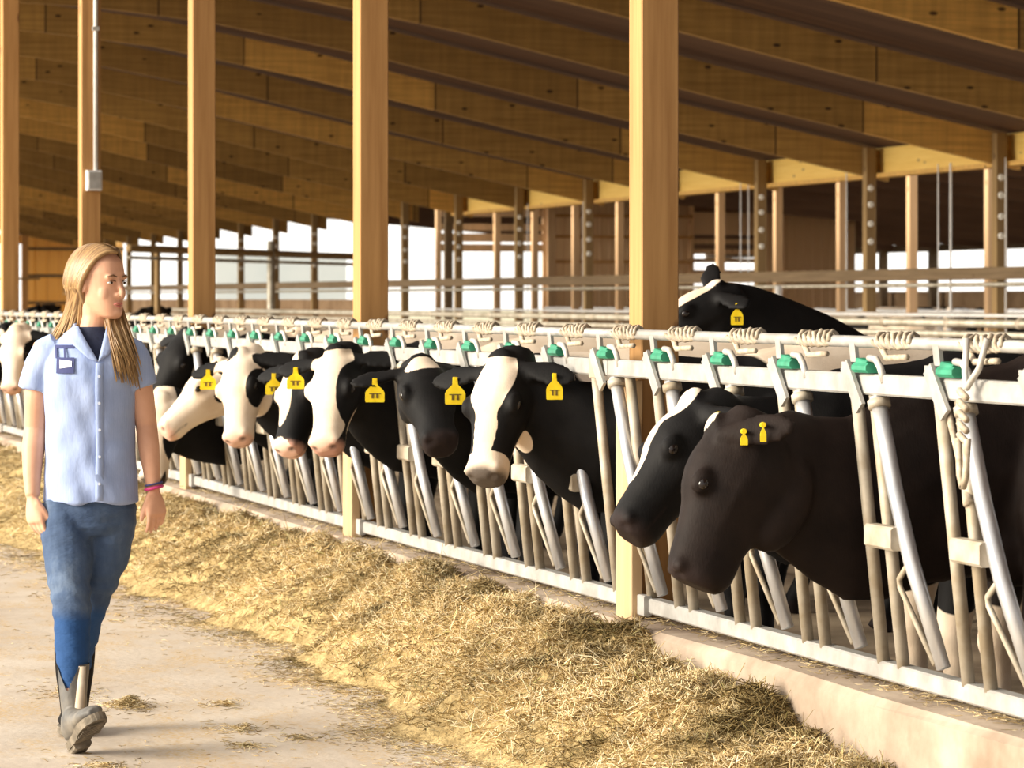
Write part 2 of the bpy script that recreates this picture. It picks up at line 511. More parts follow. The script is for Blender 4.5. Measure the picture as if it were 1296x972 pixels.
# gable end wall far on the left, ribbed sheet with girts
def ribbed(x0, x1, y, z0, z1, pitch, rib=0.02):
    mb = MB(); xs, ys = [], []
    x = x0
    while x < x1:
        for f, d in ((0, 0), (0.70, 0), (0.78, -rib), (0.92, -rib)):
            if x + f * pitch < x1: xs.append(x + f * pitch); ys.append(y + d)
        x += pitch
    xs.append(x1); ys.append(y)
    n = len(xs)
    vs = [(a, b_, z0) for a, b_ in zip(xs, ys)] + [(a, b_, z1(a) if callable(z1) else z1) for a, b_ in zip(xs, ys)]
    vs += [(x0, y + 0.08, z0), (x1, y + 0.08, z0), (x0, y + 0.08, z1(x0) if callable(z1) else z1), (x1, y + 0.08, z1(x1) if callable(z1) else z1)]
    fs = [(i, i + 1, n + i + 1, n + i) for i in range(n - 1)]
    o = 2 * n
    fs += [(o + 1, o, o + 2, o + 3)]
    mb.add(vs, fs)
    return mb
YE = 115.2
w = solo('wall_far', ribbed(16.55, 20.0, YE, 0, lambda x: roofz(min(x, 18.6)) + DEP, 0.42, 0.05), M['siding_gold'], (17.5, YE, 0), kind='structure')
for k, z in enumerate((1.3, 2.25, 3.2)):
    part('girt', MB().box((16.5, YE - 0.16, z), (20, YE - 0.06, z + 0.11)), M['rail_wood'], w)
mb = MB().bar((16.5, YE - 0.1, 0), (16.5, YE - 0.1, 3.9), 0.22, 0.2, (0, 1, 0))
part('door_post', mb, M['post'], w)
mb = MB().box((2.2, YE - 0.1, 3.42), (16.4, YE, 3.75))
solo('trim_2', mb, M['siding_gold'], (9, YE, 3.4), kind='structure')
t_ = solo('door_gate', MB().bar((14.0, YE - 0.3, 2.2), (17.0, YE - 0.3, 2.2), 0.06, 0.08), M['inner_post'], (15.5, YE - 0.3, 2.2), 'dark bar across the bright doorway at the far left end', 'gate bar')

# ------------------------------------------------------------------ neighbouring barn seen through the sidewall
AY = 75.0
def annex_z(x): return float(np.interp(x, [20.3, 36.6], [4.35, 3.02]))
mb = MB()
rings = [[(20.3, y, 4.35), (36.6, y, 3.02), (36.6, y, 3.14), (20.3, y, 4.47)] for y in (50, 100)]
mb.loft(rings)
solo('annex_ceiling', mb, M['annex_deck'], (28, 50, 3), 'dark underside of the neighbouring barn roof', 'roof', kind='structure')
for i in range(16):
    y = 51 + i * 3.05
    mb = MB().bar((20.3, y, 4.35 - 0.115), (36.3, y, 3.045 - 0.115), 0.05, 0.2)
    solo('annex_rafter', mb, M['annex_deck'], (28, y, 3.6), 'thin dark rafter of the neighbouring barn, %s from its near end' % ORD[i], 'rafter', 'neighbouring barn rafters')
mb = MB().bar((36.4, 50, 2.88), (36.4, 100, 2.88), 0.08, 0.2)
solo('annex_eave_beam', mb, M['rail_wood'], (36.4, 50, 3.0), 'brown eave beam along the far side of the neighbouring barn', 'beam')
# front row of posts
i = 0
for k in range(-2, 10):
    y = 47.1 + 3.05 * k
    mb = MB().bar((21.87, y, 0), (21.87, y, 4.2), 0.145, 0.145, (0, 1, 0), bev=0.006)
    solo('annex_post', mb, M['annex_post'], (21.87, y, 0), 'pale orange timber post of the neighbouring barn, %s from the right in its front row' % ORD[i], 'post', 'neighbouring barn front posts')
    i += 1
for k, y in enumerate((67.0, 70.5, 74.2, 78.0, 81.6, 85.0)):
    mb = MB().bar((36.2, y, 0), (36.2, y, 2.9), 0.2, 0.2, (0, 1, 0))
    solo('annex_back_post', mb, M['rail_wood'], (36.1, y, 0), 'dark post along the far back of the neighbouring barn, %s from the right' % ORD[k], 'post', 'neighbouring barn back posts')
# end wall pieces
def siding(x0, x1, z1, mat, girts, name, frame=True):
    w = solo(name, ribbed(x0, x1, AY, 0, z1, 0.23, 0.03), mat, ((x0 + x1) / 2, AY, 0), kind='structure')
    for z in girts:
        part('girt', MB().box((x0, AY - 0.14, z), (x1, AY - 0.04, z + 0.08)), M['post'], w)
    if frame:
        part('door_post', MB().bar((x0 + 0.06, AY - 0.1, 0), (x0 + 0.06, AY - 0.1, z1), 0.2, 0.2, (0, 1, 0)), M['annex_post'], w)
    return w
siding(23.25, 26.9, 4.05, M['siding'], (1.95, 2.35, 2.95, 3.45), 'wall_back_left')
siding(28.75, 31.2, 3.6, M['siding'], (), 'wall_back_right')
w = siding(26.7, 28.9, 3.9, M['siding'], (), 'wall_back_middle', False)
# lift the middle and left pieces' lower openings with a slatted board door instead
bpy.data.objects.remove(w)
for nm, x0, x1, zs in (('slatted_door', 20.55, 23.2, ((3.45, 3.95), (3.12, 3.28), (2.85, 3.05), (2.62, 2.80))), ('board_screen', 26.9, 28.8, ((3.05, 3.6), (2.83, 2.95), (2.58, 2.70), (2.38, 2.48), (2.10, 2.2)))):
    lab = {'slatted_door': 'half raised board door high in the bright left opening of the neighbouring barn end', 'board_screen': 'screen of pale horizontal boards in the neighbouring barn end, left of tan siding'}[nm]
    t_ = thing(nm, ((x0 + x1) / 2, AY, 0), lab, 'door' if 'door' in nm else 'screen')
    for z0, z1 in zs:
        part('board', MB().box((x0, AY - 0.05, z0), (x1, AY + 0.02, z1)), M['siding'] if z1 - z0 > 0.3 else M['annex_post'], t_)
    part('frame', MB().bar((x0, AY, 0), (x0, AY, 3.9), 0.12, 0.14, (0, 1, 0)).bar((x1, AY, 0), (x1, AY, 3.9), 0.12, 0.14, (0, 1, 0)), M['annex_post'], t_)
mb = MB().box((36.5, 22, 0), (36.62, 100, 1.70))
solo('wall_annex', mb, M['wall_dirty'], (36.5, 50, 0), kind='structure')
mb = MB().tube([(17.0, 43.7, 0.0), (17.0, 43.7, 1.68)], 0.05, 12)
solo('white_pipe_post', mb, M['white_pvc'], (17.0, 43.7, 0.0), 'short white plastic pipe post right of the lifted cow head', 'post', smooth=True)
for i in range(9):
    y = 47.0 + 2.1 * i
    mb = MB().tube([(23.0, y, 0.0), (23.0, y, 1.18), (23.05, y, 1.27), (23.15, y, 1.30), (24.6, y, 1.22), (24.75, y, 1.15), (24.75, y, 0.6), (24.6, y, 0.5), (23.0, y, 0.55)], 0.035, 8)
    solo('stall_divider', mb, M['white_pvc'], (23.0, y, 0), 'pale looped pipe stall divider in the neighbouring barn, %s from the right' % ORD[i], 'stall divider', 'stall dividers', smooth=True)
mb = MB().tube([(22.9, 44, 1.28), (22.9, 74, 1.28)], 0.03, 8)
solo('stall_rail', mb, M['white_pvc'], (22.9, 60, 1.28), 'pale rail tying the looped stall dividers of the neighbouring barn', 'rail', smooth=True)
# brace rods in the neighbouring barn
for a, b_, s in (((22.4, 46.0, 3.75), (30, 52.5, 2.4), 'falling to the right'), ((24.0, 44.8, 3.35), (29.2, 53.5, 2.5), 'falling to the left')):
    solo('brace_rod', MB().tube([a, b_], 0.014, 6), M['rail_wood'], a, 'thin crossed brace rod in the neighbouring barn, the one %s' % s, 'rod')
# far pale building and trees outdoors
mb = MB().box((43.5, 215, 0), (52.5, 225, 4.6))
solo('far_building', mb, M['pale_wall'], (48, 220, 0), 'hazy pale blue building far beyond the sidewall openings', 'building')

# ------------------------------------------------------------------ timber posts along the fence
PN = ['nearest', 'second nearest', 'third nearest', 'fourth nearest', 'farthest']
for m_ in range(5):
    yb = P0Y + BAY * m_ - 0.0725
    xc = FENCE + 0.085 + 0.0725
    lab = ['tall square timber post right of centre, its lower half behind the black cows',
           'tall square timber post left of centre, behind the white-faced cow',
           'tall square timber post next to the right of the woman',
           'tall square timber post with conduit and junction box, behind the woman\'s head',
           'tall square timber post cut by the left edge of the picture'][m_]
    t_ = thing('timber_post', (xc, yb, 0.33), lab, 'post', 'posts along the feed fence')
    part('shaft', MB().bar((xc, yb, 0.325), (xc, yb, roofz(xc) + DEP + 0.02), 0.145, 0.145, (0, 1, 0), bev=0.005), M['post'], t_)
    part('mounting_board', MB().bar((FENCE + 0.055, yb - 0.02, 0.325), (FENCE + 0.055, yb - 0.02, 1.20), 0.18, 0.045, (-1, 0, 0), bev=0.004), M['board'], t_)
    if m_ == 3:
        yf = yb - 0.0725
        pc = part('conduit', MB().tube([(xc + 0.03, yf - 0.018, 2.45), (xc + 0.03, yf - 0.018, 5.3)], 0.016, 8), M['white_pvc'], t_, True)
        part('clip', MB().bar((xc + 0.005, yf - 0.02, 3.5), (xc + 0.055, yf - 0.02, 3.5), 0.03, 0.03), M['galv'], pc)
        jb = part('junction_box', MB().bar((xc + 0.015, yf - 0.03, 2.30), (xc + 0.015, yf - 0.03, 2.45), 0.115, 0.06, (0, 1, 0), bev=0.008), M['white_pvc'], t_)
        part('cover_plate', MB().bar((xc + 0.015, yf - 0.065, 2.315), (xc + 0.015, yf - 0.065, 2.435), 0.09, 0.012, (0, 1, 0), bev=0.003), M['galv_white'], jb)

# ------------------------------------------------------------------ self-locking feed fence, one panel per bay
ZT, ZB, ZR = 1.372, 1.247, 0.405
def fx(z): return FENCE + (1.247 - z) * 0.107     # the fence leans into the alley
PL = ['nearest headlock fence panel, with the black cow\'s neck through it', 'headlock fence panel between the nearest two timber posts',
      'headlock fence panel between the second and third timber posts', 'headlock fence panel behind the woman\'s arm', 'farthest headlock fence panel, left of the woman']
def headlock_parts(t_, y0, detail):
    q = lambda z, o, dx=0.0: (fx(z) + dx, y0 + o, z)
    ap = 0.04 if detail else 0.12
    part('fixed_pipe', MB().tube([q(ZB - 0.02, ap, 0.0), q(ZR, ap)], 0.0195, 10), M['galv_dirty'], t_, True)
    if detail: part('fixed_pipe', MB().tube([q(ZB - 0.02, -0.10, 0.0), q(ZR, -0.11)], 0.0195, 10), M['galv_dirty'], t_, True)
    # swinging neck bar with its bent rod
    sw = part('swing_bar', MB().tube([q(ZB - 0.035, -0.145, -0.012), q(0.95, -0.235, -0.025), q(0.74, -0.305, -0.025), q(ZR + 0.035, -0.432, -0.012)], [0.024, 0.024, 0.024, 0.021], 12), M['galv_bright'], t_, True)
    part('bent_rod', MB().tube([q(0.73, -0.295, -0.03), q(0.68, -0.215, -0.03), q(0.655, -0.215, -0.03), q(ZR + 0.045, -0.415, -0.03)], 0.009, 8), M['galv_dirty'], sw, True)
    # pivot plate at half height
    if detail: part('pivot_plate', MB().bar(q(0.80, -0.075, -0.045), q(0.80, -0.275, -0.045), 0.05, 0.068, (0, 0, 1), bev=0.008), M['galv_dirty'], t_)
    # strap from the top pipe across the beam
    part('strap', MB().bar(q(ZT, -0.0, -0.012), q(1.298, -0.0, -0.012), 0.042, 0.012, (-1, 0, 0)).bar(q(1.305, 0.0, -0.045), q(1.175, -0.085, -0.045), 0.055, 0.012, (-1, 0, 0)).bar(q(1.305, 0.0, -0.045), q(1.305, 0.0, -0.01), 0.055, 0.014), M['galv_white'], t_)
    lt = part('latch', MB().bar(q(1.296, -0.045, -0.02), q(1.296, -0.155, -0.02), 0.05, 0.030, bev=0.009).bar(q(1.315, -0.06, -0.02), q(1.307, -0.14, -0.02), 0.032, 0.020, bev=0.004), M['green'], t_)
    part('latch_hook', MB().tube([q(1.325, -0.13, -0.02), q(1.322, -0.18, -0.02), q(1.30, -0.205, -0.02), q(1.255, -0.225, -0.02)], 0.011, 8), M['galv'], lt, True)
    part('stop_collar', MB().tube([q(ZB - 0.045, -0.15, -0.012), q(ZB - 0.068, -0.158, -0.014)], 0.034, 10), M['galv_dirty'], t_, True)
    # wound chain on the top pipe
    ya = y0 - 0.16
    mb = MB()
    n = 26
    for ph in (0, math.pi):
        pts = [(fx(ZT) + 0.022 * math.cos(ph + k * 0.85), ya - 0.28 * k / n, ZT + 0.006 + 0.021 * math.sin(ph + k * 0.85) + 0.004 * math.sin(k * 1.9)) for k in range(n + 1)]
        mb.tube(pts, [0.0055 + 0.003 * ((k * 7) % 3) / 2 for k in range(n + 1)], 6)
    mb.tube([(fx(ZT), ya - 0.02, ZT - 0.01), (fx(ZT) - 0.012, ya - 0.09, ZT - 0.045), (fx(ZT) - 0.012, ya - 0.24, ZT - 0.04)], 0.010, 6)
    part('wound_chain', mb, M['rope'], t_, True)

for b_ in range(-1, 4):
    y1 = P0Y + BAY * b_ + BAY - 0.20 if b_ >= 0 else P0Y - 0.20
    ya = P0Y + BAY * b_ + 0.02
    yb = P0Y + BAY * (b_ + 1) - 0.18
    t_ = thing('headlock_panel', (FENCE, (ya + yb) / 2, ZR), PL[b_ + 1], 'feed fence', 'headlock panels of the feed fence')
    part('top_pipe', MB().tube([(fx(ZT), ya - 0.1, ZT), (fx(ZT), yb + 0.098, ZT)], 0.0185, 10), M['galv_white'], t_, True)
    part('neck_beam', MB().bar((fx(ZB) , ya - 0.1, ZB), (fx(ZB), yb + 0.095, ZB), 0.055, 0.062, bev=0.006), M['galv_white'], t_)
    part('bottom_rail', MB().bar((fx(ZR) + 0.01, ya, ZR - 0.02), (fx(ZR) + 0.01, yb - 0.02, ZR - 0.02), 0.055, 0.055, bev=0.006), M['galv_white'], t_)
    part('end_bracket', MB().bar((fx(ZB) - 0.035, ya - 0.05, ZB), (fx(ZB) - 0.035, ya + 0.06, ZB), 0.02, 0.085, bev=0.004), M['galv_dirty'], t_)
    part('foot_bracket', MB().bar((fx(ZR) - 0.02, yb - 0.08, ZR - 0.02), (fx(ZR) - 0.02, yb + 0.03, ZR - 0.02), 0.03, 0.075, bev=0.004), M['galv_white'], t_)
    part('end_pipe', MB().tube([(fx(ZB) + 0.005, yb - 0.06, ZB), (fx(ZR) + 0.005, yb - 0.06, ZR)], 0.0195, 10), M['galv_dirty'], t_, True)
    for k in range(7):
        headlock_parts(t_, P0Y + 0.02 + BAY * (b_ + 1) - 0.61 * k, k > 0)

# snap chain hanging at the right end and a loose tie
t_ = thing('snap_chain', (FENCE - 0.03, 8.20, ZT), 'pale snap chain looped over the top pipe near the right edge', 'chain')
c0 = (fx(ZT) - 0.03, 8.20)
mb = MB().tube([(c0[0], c0[1] + 0.04, ZT + 0.02), (c0[0] - 0.01, c0[1] + 0.03, 1.30), (c0[0] - 0.02, c0[1], 1.255)], 0.009, 6)
mb.tube([(c0[0], c0[1] - 0.09, ZT + 0.02), (c0[0] - 0.01, c0[1] - 0.06, 1.31), (c0[0] - 0.02, c0[1], 1.255)], 0.009, 6)
part('loop', mb, M['galv'], t_, True)
mb = MB()
for k in range(5):
    z = 1.25 - k * 0.03
    mb.tube([(c0[0] - 0.03, c0[1] + 0.025, z), (c0[0] - 0.03, c0[1] - 0.025, z - 0.02)], 0.010, 6)
mb.tube([(c0[0] - 0.03, c0[1] + 0.03, 1.12), (c0[0] - 0.03, c0[1] + 0.02, 1.02), (c0[0] - 0.03, c0[1], 0.985)], 0.010, 6)
mb.tube([(c0[0] - 0.03, c0[1] - 0.03, 1.12), (c0[0] - 0.03, c0[1] - 0.02, 1.02), (c0[0] - 0.03, c0[1], 0.985)], 0.010, 6)
part('snap', mb, M['rope'], t_, True)
mb = MB().tube([(FENCE + 0.03, 8.53, 1.19), (FENCE + 0.02, 8.46, 1.10), (FENCE + 0.02, 8.40, 0.99), (FENCE + 0.02, 8.36, 0.93)], [0.012, 0.009, 0.009, 0.02], 8)
solo('tie_rope', mb, M['rope'], (FENCE + 0.03, 8.53, 1.19), 'short frayed rope hanging under the neck beam near the right edge', 'rope', smooth=True)

# ------------------------------------------------------------------ cows
def coat_material(name, dark, dark2, white, white2):
    m, t, b, N, L = nt(name)
    at = N('ShaderNodeAttribute'); at.attribute_name = 'coat'
    sp = N('ShaderNodeSeparateColor'); L.new(at.outputs['Color'], sp.inputs[0])
    v = mapped(N, L)
    n = noise(N, L, v, 7, 5)
    rd = ramp(N, [(0.35, dark), (0.7, dark2)]); L.new(n, rd.inputs[0])
    n2 = noise(N, L, v, 4, 5)
    rw = ramp(N, [(0.35, white2), (0.6, white)]); L.new(n2, rw.inputs[0])
    sm = ramp(N, [(0.40, (0, 0, 0)), (0.60, (1, 1, 1))]); L.new(sp.outputs[0], sm.inputs[0])
    col = mixc(N, L, sm.outputs[0], rd.outputs[0], rw.outputs[0])
    col = mixc(N, L, sp.outputs[1], col, (0.66, 0.36, 0.27))
    col = mixc(N, L, sp.outputs[2], col, (0.022, 0.014, 0.013))
    L.new(col, b.inputs['Base Color'])
    b.inputs['Roughness'].default_value = 0.66
    b.inputs['Specular IOR Level'].default_value = 0.15
    hair = noise(N, L, mapped(N, L, (60, 60, 22)), 3, 3)
    bump(N, L, hair, b, 0.25, 0.004)
    return m

M['coat'] = coat_material('black_and_white_coat', (0.004, 0.0037, 0.004), (0.009, 0.008, 0.008), (0.80, 0.68, 0.55), (0.68, 0.54, 0.40))
M['coat_brown'] = coat_material('brownish_black_coat', (0.010, 0.0062, 0.0052), (0.020, 0.0125, 0.0100), (0.76, 0.65, 0.53), (0.60, 0.46, 0.33))
m, t, b, N, L = nt('wet_eye')
b.inputs['Base Color'].default_value = (0.012, 0.008, 0.007, 1); b.inputs['Roughness'].default_value = 0.12
M['eye'] = m

# direction written as right / up / towards the end of the alley where the viewer stands
AXR = Vector((CA, -SA, 0)); AXT = Vector((-SA, -CA, 0)); AXU = Vector((0, 0, 1))
def D3(r, u, t): return AXR * r + AXU * u + AXT * t

def egg(n, hw, top, bot, low=1.0):
    """closed ring in (x, z): half width hw, narrower below by the factor low"""
    out = []
    for i in range(n):
        a = 2 * math.pi * i / n
        c, s = math.cos(a), math.sin(a)
        zc = (top + bot) / 2; hh = (top - bot) / 2
        k = 1.0 if s >= 0 else 1.0 - (1.0 - low) * (-s) ** 0.8
        x = hw * k * math.copysign(abs(c) ** 0.85, c)
        z = zc + hh * math.copysign(abs(s) ** 0.9, s)
        out.append((x, z))
    return out

HEAD = [(-0.10, -0.065, -0.19, 0.075, 0.9), (-0.05, -0.038, -0.225, 0.092, 0.8), (0.0, -0.018, -0.252, 0.104, 0.72), (0.045, -0.002, -0.272, 0.113, 0.62),
        (0.095, 0.010, -0.278, 0.119, 0.55), (0.145, 0.012, -0.270, 0.122, 0.52), (0.195, 0.003, -0.248, 0.116, 0.54), (0.25, -0.020, -0.225, 0.098, 0.62),
        (0.305, -0.031, -0.208, 0.084, 0.72), (0.355, -0.039, -0.200, 0.078, 0.80), (0.395, -0.042, -0.200, 0.080, 0.86), (0.43, -0.048, -0.198, 0.081, 0.9),
        (0.457, -0.060, -0.188, 0.074, 0.9), (0.476, -0.084, -0.172, 0.054, 0.9)]
BODY = [(0.16, 1.06, 0.17, 0.11), (0.08, 1.02, 0.29, 0.17), (-0.05, 1.01, 0.36, 0.22), (-0.25, 1.02, 0.385, 0.265), (-0.55, 1.01, 0.395, 0.315), (-0.95, 1.00, 0.40, 0.345),
        (-1.25, 1.03, 0.37, 0.325), (-1.48, 1.10, 0.315, 0.285), (-1.66, 1.16, 0.25, 0.225), (-1.78, 1.19, 0.17, 0.14), (-1.83, 1.2, 0.08, 0.07)]

def wob(P, seed):
    a = seed * 1.7
    x, y, z = P[:, 0], P[:, 1], P[:, 2]
    return (np.sin(9.1 * x + 4.3 * np.sin(5.3 * y + a) + a) + np.sin(8.3 * y + 3.1 * np.sin(6.7 * z + 2 * a)) + np.sin(7.7 * z + 3.7 * np.sin(5.9 * x + 3 * a))) / 3.0

def cow(label, P, F, U, at, head_to=(-1, 0), sc=1.0, base_white=0.0, patches=(), pink=False, nose_dark=True, tags=(), mat='coat', voxel=0.014,
        ear=None, hs=1.0, seed=1, group=None, lift=0.0, legs=True, neck_w=1.0, jaw=1.0, ztop=1.185):
    F = Vector(F).normalized(); U = Vector(U); U = (U - F * U.dot(F)).normalized(); X = F.cross(U)
    P = Vector(P)
    H = lambda x, y, z: P + (X * x + F * y + U * z) * hs
    h = Vector((head_to[0], head_to[1], 0)).normalized(); rt = Vector((h.y, -h.x, 0))
    W = Vector((at[0], at[1], lift))
    B = lambda s, x, z: W + h * (s * sc) + rt * (x * sc) + AXU * (z * sc)
    mb = MB()
    # head
    mb.loft([[H(x, y, z) for x, z in egg(24, hw, tp, bt * (1 + (jaw - 1) * min(1.0, max(0.0, (y + 0.1) / 0.15))), lo)] for y, tp, bt, hw, lo in HEAD])
    if jaw > 1.12: mb.ball(H(0, 0.13, -0.30), (0.065 * hs, 0.17 * hs, 0.10 * hs), (X, F, U))
    for s in (-1, 1):
        mb.ball(H(s * 0.102, 0.182, -0.044), (0.024 * hs, 0.045 * hs, 0.036 * hs), (X, F, U))
        mb.ball(H(s * 0.052, 0.440, -0.085), (0.030 * hs, 0.028 * hs, 0.026 * hs), (X, F, U))
        mb.ball(H(s * 0.068, 0.085, -0.19), (0.042 * hs, 0.075 * hs, 0.075 * hs), (X, F, U))
        e = Vector((ear or {}).get(s, (s * 0.90, 0.10, -0.30))).normalized()
        ed = (X * e.x + F * e.y + U * e.z)
        bd = (F - ed * F.dot(ed)).normalized()
        td = ed.cross(bd)
        root = H(s * 0.085, 0.015, -0.06)
        rings = []
        for f, w_, th in ((-0.03, 0.024, 0.018), (0.03, 0.032, 0.017), (0.08, 0.048, 0.015), (0.13, 0.056, 0.014), (0.17, 0.050, 0.013), (0.205, 0.034, 0.012), (0.225, 0.014, 0.010)):
            f *= hs
            c = root + ed * f + bd * (0.04 * f)
            rings.append([c + bd * (w_ * hs * math.cos(a)) + td * (s * 0.0 + th * hs * math.sin(a)) for a in [2 * math.pi * k / 14 for k in range(14)]])
        mb.loft(rings)
    mb.ball(H(0, -0.01, -0.028), (0.058 * hs, 0.05 * hs, 0.03 * hs), (X, F, U))
    # neck
    a0 = H(0, 0.02, -0.11); a0.z = P.z - 0.135 * hs if F.z < -0.55 else a0.z; a3 = B(-0.22, 0, 1.06)
    d1 = (B(0.25, 0, 1.06) - a0)
    d1.z *= 0.2
    a1 = a0 + (d1.normalized() * 0.9 - F * 0.1).normalized() * 0.22 + AXU * -0.09
    a2 = B(0.24, 0, 0.93)
    rings = []
    for i in range(11):
        u = i / 10
        p = a0 * (1 - u) ** 3 + a1 * 3 * u * (1 - u) ** 2 + a2 * 3 * u * u * (1 - u) + a3 * u ** 3
        tg = ((a1 - a0) * (1 - u) ** 2 + (a2 - a1) * 2 * u * (1 - u) + (a3 - a2) * u * u).normalized()
        up = (U * (1 - u) * 0.35 + AXU); up = (up - tg * up.dot(tg)).normalized()
        sd = tg.cross(up)
        e_ = min(1.0, u / 0.45) ** 0.9
        hh = (0.135 + 0.195 * e_) * sc; ww = (0.082 + 0.095 * u ** 1.3) * sc * neck_w
        gate = math.exp(-((p.x - 3.81) / 0.17) ** 4) if abs(p.x - 3.81) < 0.6 else 0.0
        over = max(0.0, p.z + hh * up.z - ztop)
        p = p - AXU * (over * gate * 0.8); hh -= over * gate * 0.2 / max(0.5, up.z); ww *= 1 - 0.08 * gate
        rings.append([p + sd * (ww * math.cos(t_)) * (1.0 if math.sin(t_) > 0 else 1.0 - 0.35 * abs(math.sin(t_))) + up * (hh * math.sin(t_)) for t_ in [2 * math.pi * k / 20 for k in range(20)]])
    mb.loft(rings)
    # trunk
    rings = []
    for s, z, hh, ww in BODY:
        rings.append([B(s, 0.86 * ww * math.copysign(abs(math.cos(a)) ** 0.8, math.cos(a)) * (1.0 - 0.25 * max(0, math.sin(a)) ** 2), z + hh * math.sin(a)) for a in [2 * math.pi * k / 24 for k in range(24)]])
    mb.loft(rings)
    mb.ball(B(-0.02, 0, 0.78), (0.13 * sc, 0.20 * sc, 0.16 * sc), (rt, h, AXU))          # brisket
    for s in (-1, 1):
        mb.ball(B(-0.12, s * 0.15, 0.92), (0.10 * sc, 0.17 * sc, 0.30 * sc), (rt, h, AXU))      # shoulder
        mb.ball(B(-1.50, s * 0.17, 0.98), (0.11 * sc, 0.22 * sc, 0.30 * sc), (rt, h, AXU))      # thigh
        mb.ball(B(-1.30, s * 0.20, 1.33), (0.06 * sc, 0.10 * sc, 0.06 * sc), (rt, h, AXU))      # hip bone
        if legs:
            k = lambda pts: mb.tube([B(*q[:3]) for q in pts], [q[3] * sc for q in pts], 12)
            k([(-0.08, s * 0.16, 0.90, 0.10), (-0.06, s * 0.165, 0.70, 0.082), (-0.03, s * 0.165, 0.50, 0.062), (-0.02, s * 0.165, 0.42, 0.060), (-0.03, s * 0.165, 0.36, 0.046),
               (-0.035, s * 0.165, 0.18, 0.040), (-0.03, s * 0.165, 0.12, 0.050), (0.0, s * 0.165, 0.07, 0.050), (0.02, s * 0.165, 0.0, 0.066)])
            k([(-1.48, s * 0.17, 0.95, 0.14), (-1.38, s * 0.18, 0.74, 0.115), (-1.48, s * 0.18, 0.60, 0.078), (-1.62, s * 0.175, 0.50, 0.056), (-1.63, s * 0.175, 0.42, 0.050),
               (-1.58, s * 0.175, 0.20, 0.042), (-1.55, s * 0.175, 0.12, 0.052), (-1.52, s * 0.175, 0.07, 0.050), (-1.49, s * 0.175, 0.0, 0.066)])
    if legs:
        mb.ball(B(-1.28, 0, 0.66), (0.17 * sc, 0.21 * sc, 0.15 * sc), (rt, h, AXU))          # udder
    mb.tube([B(-1.80, 0, 1.30), B(-1.90, 0, 1.20), B(-1.93, 0, 0.90), B(-1.92, 0.02, 0.62), B(-1.92, 0.03, 0.45)], [0.035 * sc, 0.028 * sc, 0.022 * sc, 0.030 * sc, 0.035 * sc], 8)
    me = melt(mb, voxel, 3, 0.5)
    V = np.empty(len(me.vertices) * 3); me.vertices.foreach_get('co', V); V = V.reshape(-1, 3)
    R = np.array([X, F, U])
    hl = (V - np.array(P)) @ R.T / hs
    bl = (V - np.array(W)) @ np.array([h, rt, AXU]).T / sc
    # small carving: nostrils and the corner of the mouth
    nosd = np.minimum(np.linalg.norm((hl - (0.044, 0.464, -0.094)) / (0.018, 0.024, 0.015), axis=1), np.linalg.norm((hl - (-0.044, 0.464, -0.094)) / (0.018, 0.024, 0.015), axis=1))
    nos = np.clip(1.3 - nosd, 0, 1)
    V = V - np.outer(nos * 0.010 * hs, np.array(F))
    ml = np.abs(hl[:, 2] - (-0.150 - 0.10 * np.clip(0.43 - hl[:, 1], 0, 1)))
    mouth = np.clip(1 - ml / 0.006, 0, 1) * (hl[:, 1] > 0.34) * (hl[:, 1] < 0.49)
    wn_ = wob(hl, seed) * 0.12
    wb_ = wob(bl * 0.55, seed + 5) * 0.22
    white = np.full(len(V), float(base_white))
    for sp_, c, r, v in patches:
        if sp_ == 'h': q = np.linalg.norm((hl - c) / r, axis=1) + wn_
        else: q = np.linalg.norm((bl - c) / r, axis=1) + wb_
        kk = np.clip((1.06 - q) / 0.12, 0, 1)
        white = white * (1 - kk) + v * kk
    mz = np.clip((1.0 - np.linalg.norm((hl - (0, 0.475, -0.125)) / (0.115, 0.075, 0.10), axis=1) + wn_ * 0.5) / 0.3, 0, 1)
    col = np.zeros((len(V), 4)); col[:, 3] = 1
    col[:, 0] = white
    if pink: col[:, 1] = mz * 0.75
    elif nose_dark: col[:, 2] = mz * 0.9
    col[:, 2] = np.maximum(col[:, 2], np.maximum(nos * 0.95, mouth * 0.7))
    hoof = np.clip((0.075 - bl[:, 2]) / 0.02, 0, 1); col[:, 2] = np.maximum(col[:, 2], hoof * 0.8)
    base = Vector((W.x, W.y, lift))
    nv = len(V)
    # eyes are set into the head surface
    eb = MB()
    for s in (-1, 1):
        eb.ball(H(s * 0.1135, 0.190, -0.050), (0.0145 * hs, 0.021 * hs, 0.018 * hs), (X, F, U), 12, 8)
    Fc = np.empty(len(me.loops), dtype=np.int64); me.loops.foreach_get('vertex_index', Fc)
    faces = [tuple(p.vertices) for p in me.polygons] + [tuple(i + nv for i in f) for f in eb.f]
    allv = np.vstack([V, np.array(eb.v)]) - np.array(base)
    out = bpy.data.meshes.new('cow')
    out.from_pydata(allv.tolist(), [], faces)
    mi = np.zeros(len(faces), dtype=np.int32); mi[len(me.polygons):] = 1
    out.polygons.foreach_set('material_index', mi)
    at_ = out.attributes.new('coat', 'FLOAT_COLOR', 'POINT')
    ce = np.zeros((len(eb.v), 4)); ce[:, 3] = 1
    at_.data.foreach_set('color', np.vstack([col, ce]).ravel())
    bpy.data.meshes.remove(me)
    o = link('cow', out, [M[mat], M['eye']], None, True, base)
    tag(o, label, 'cow', group)
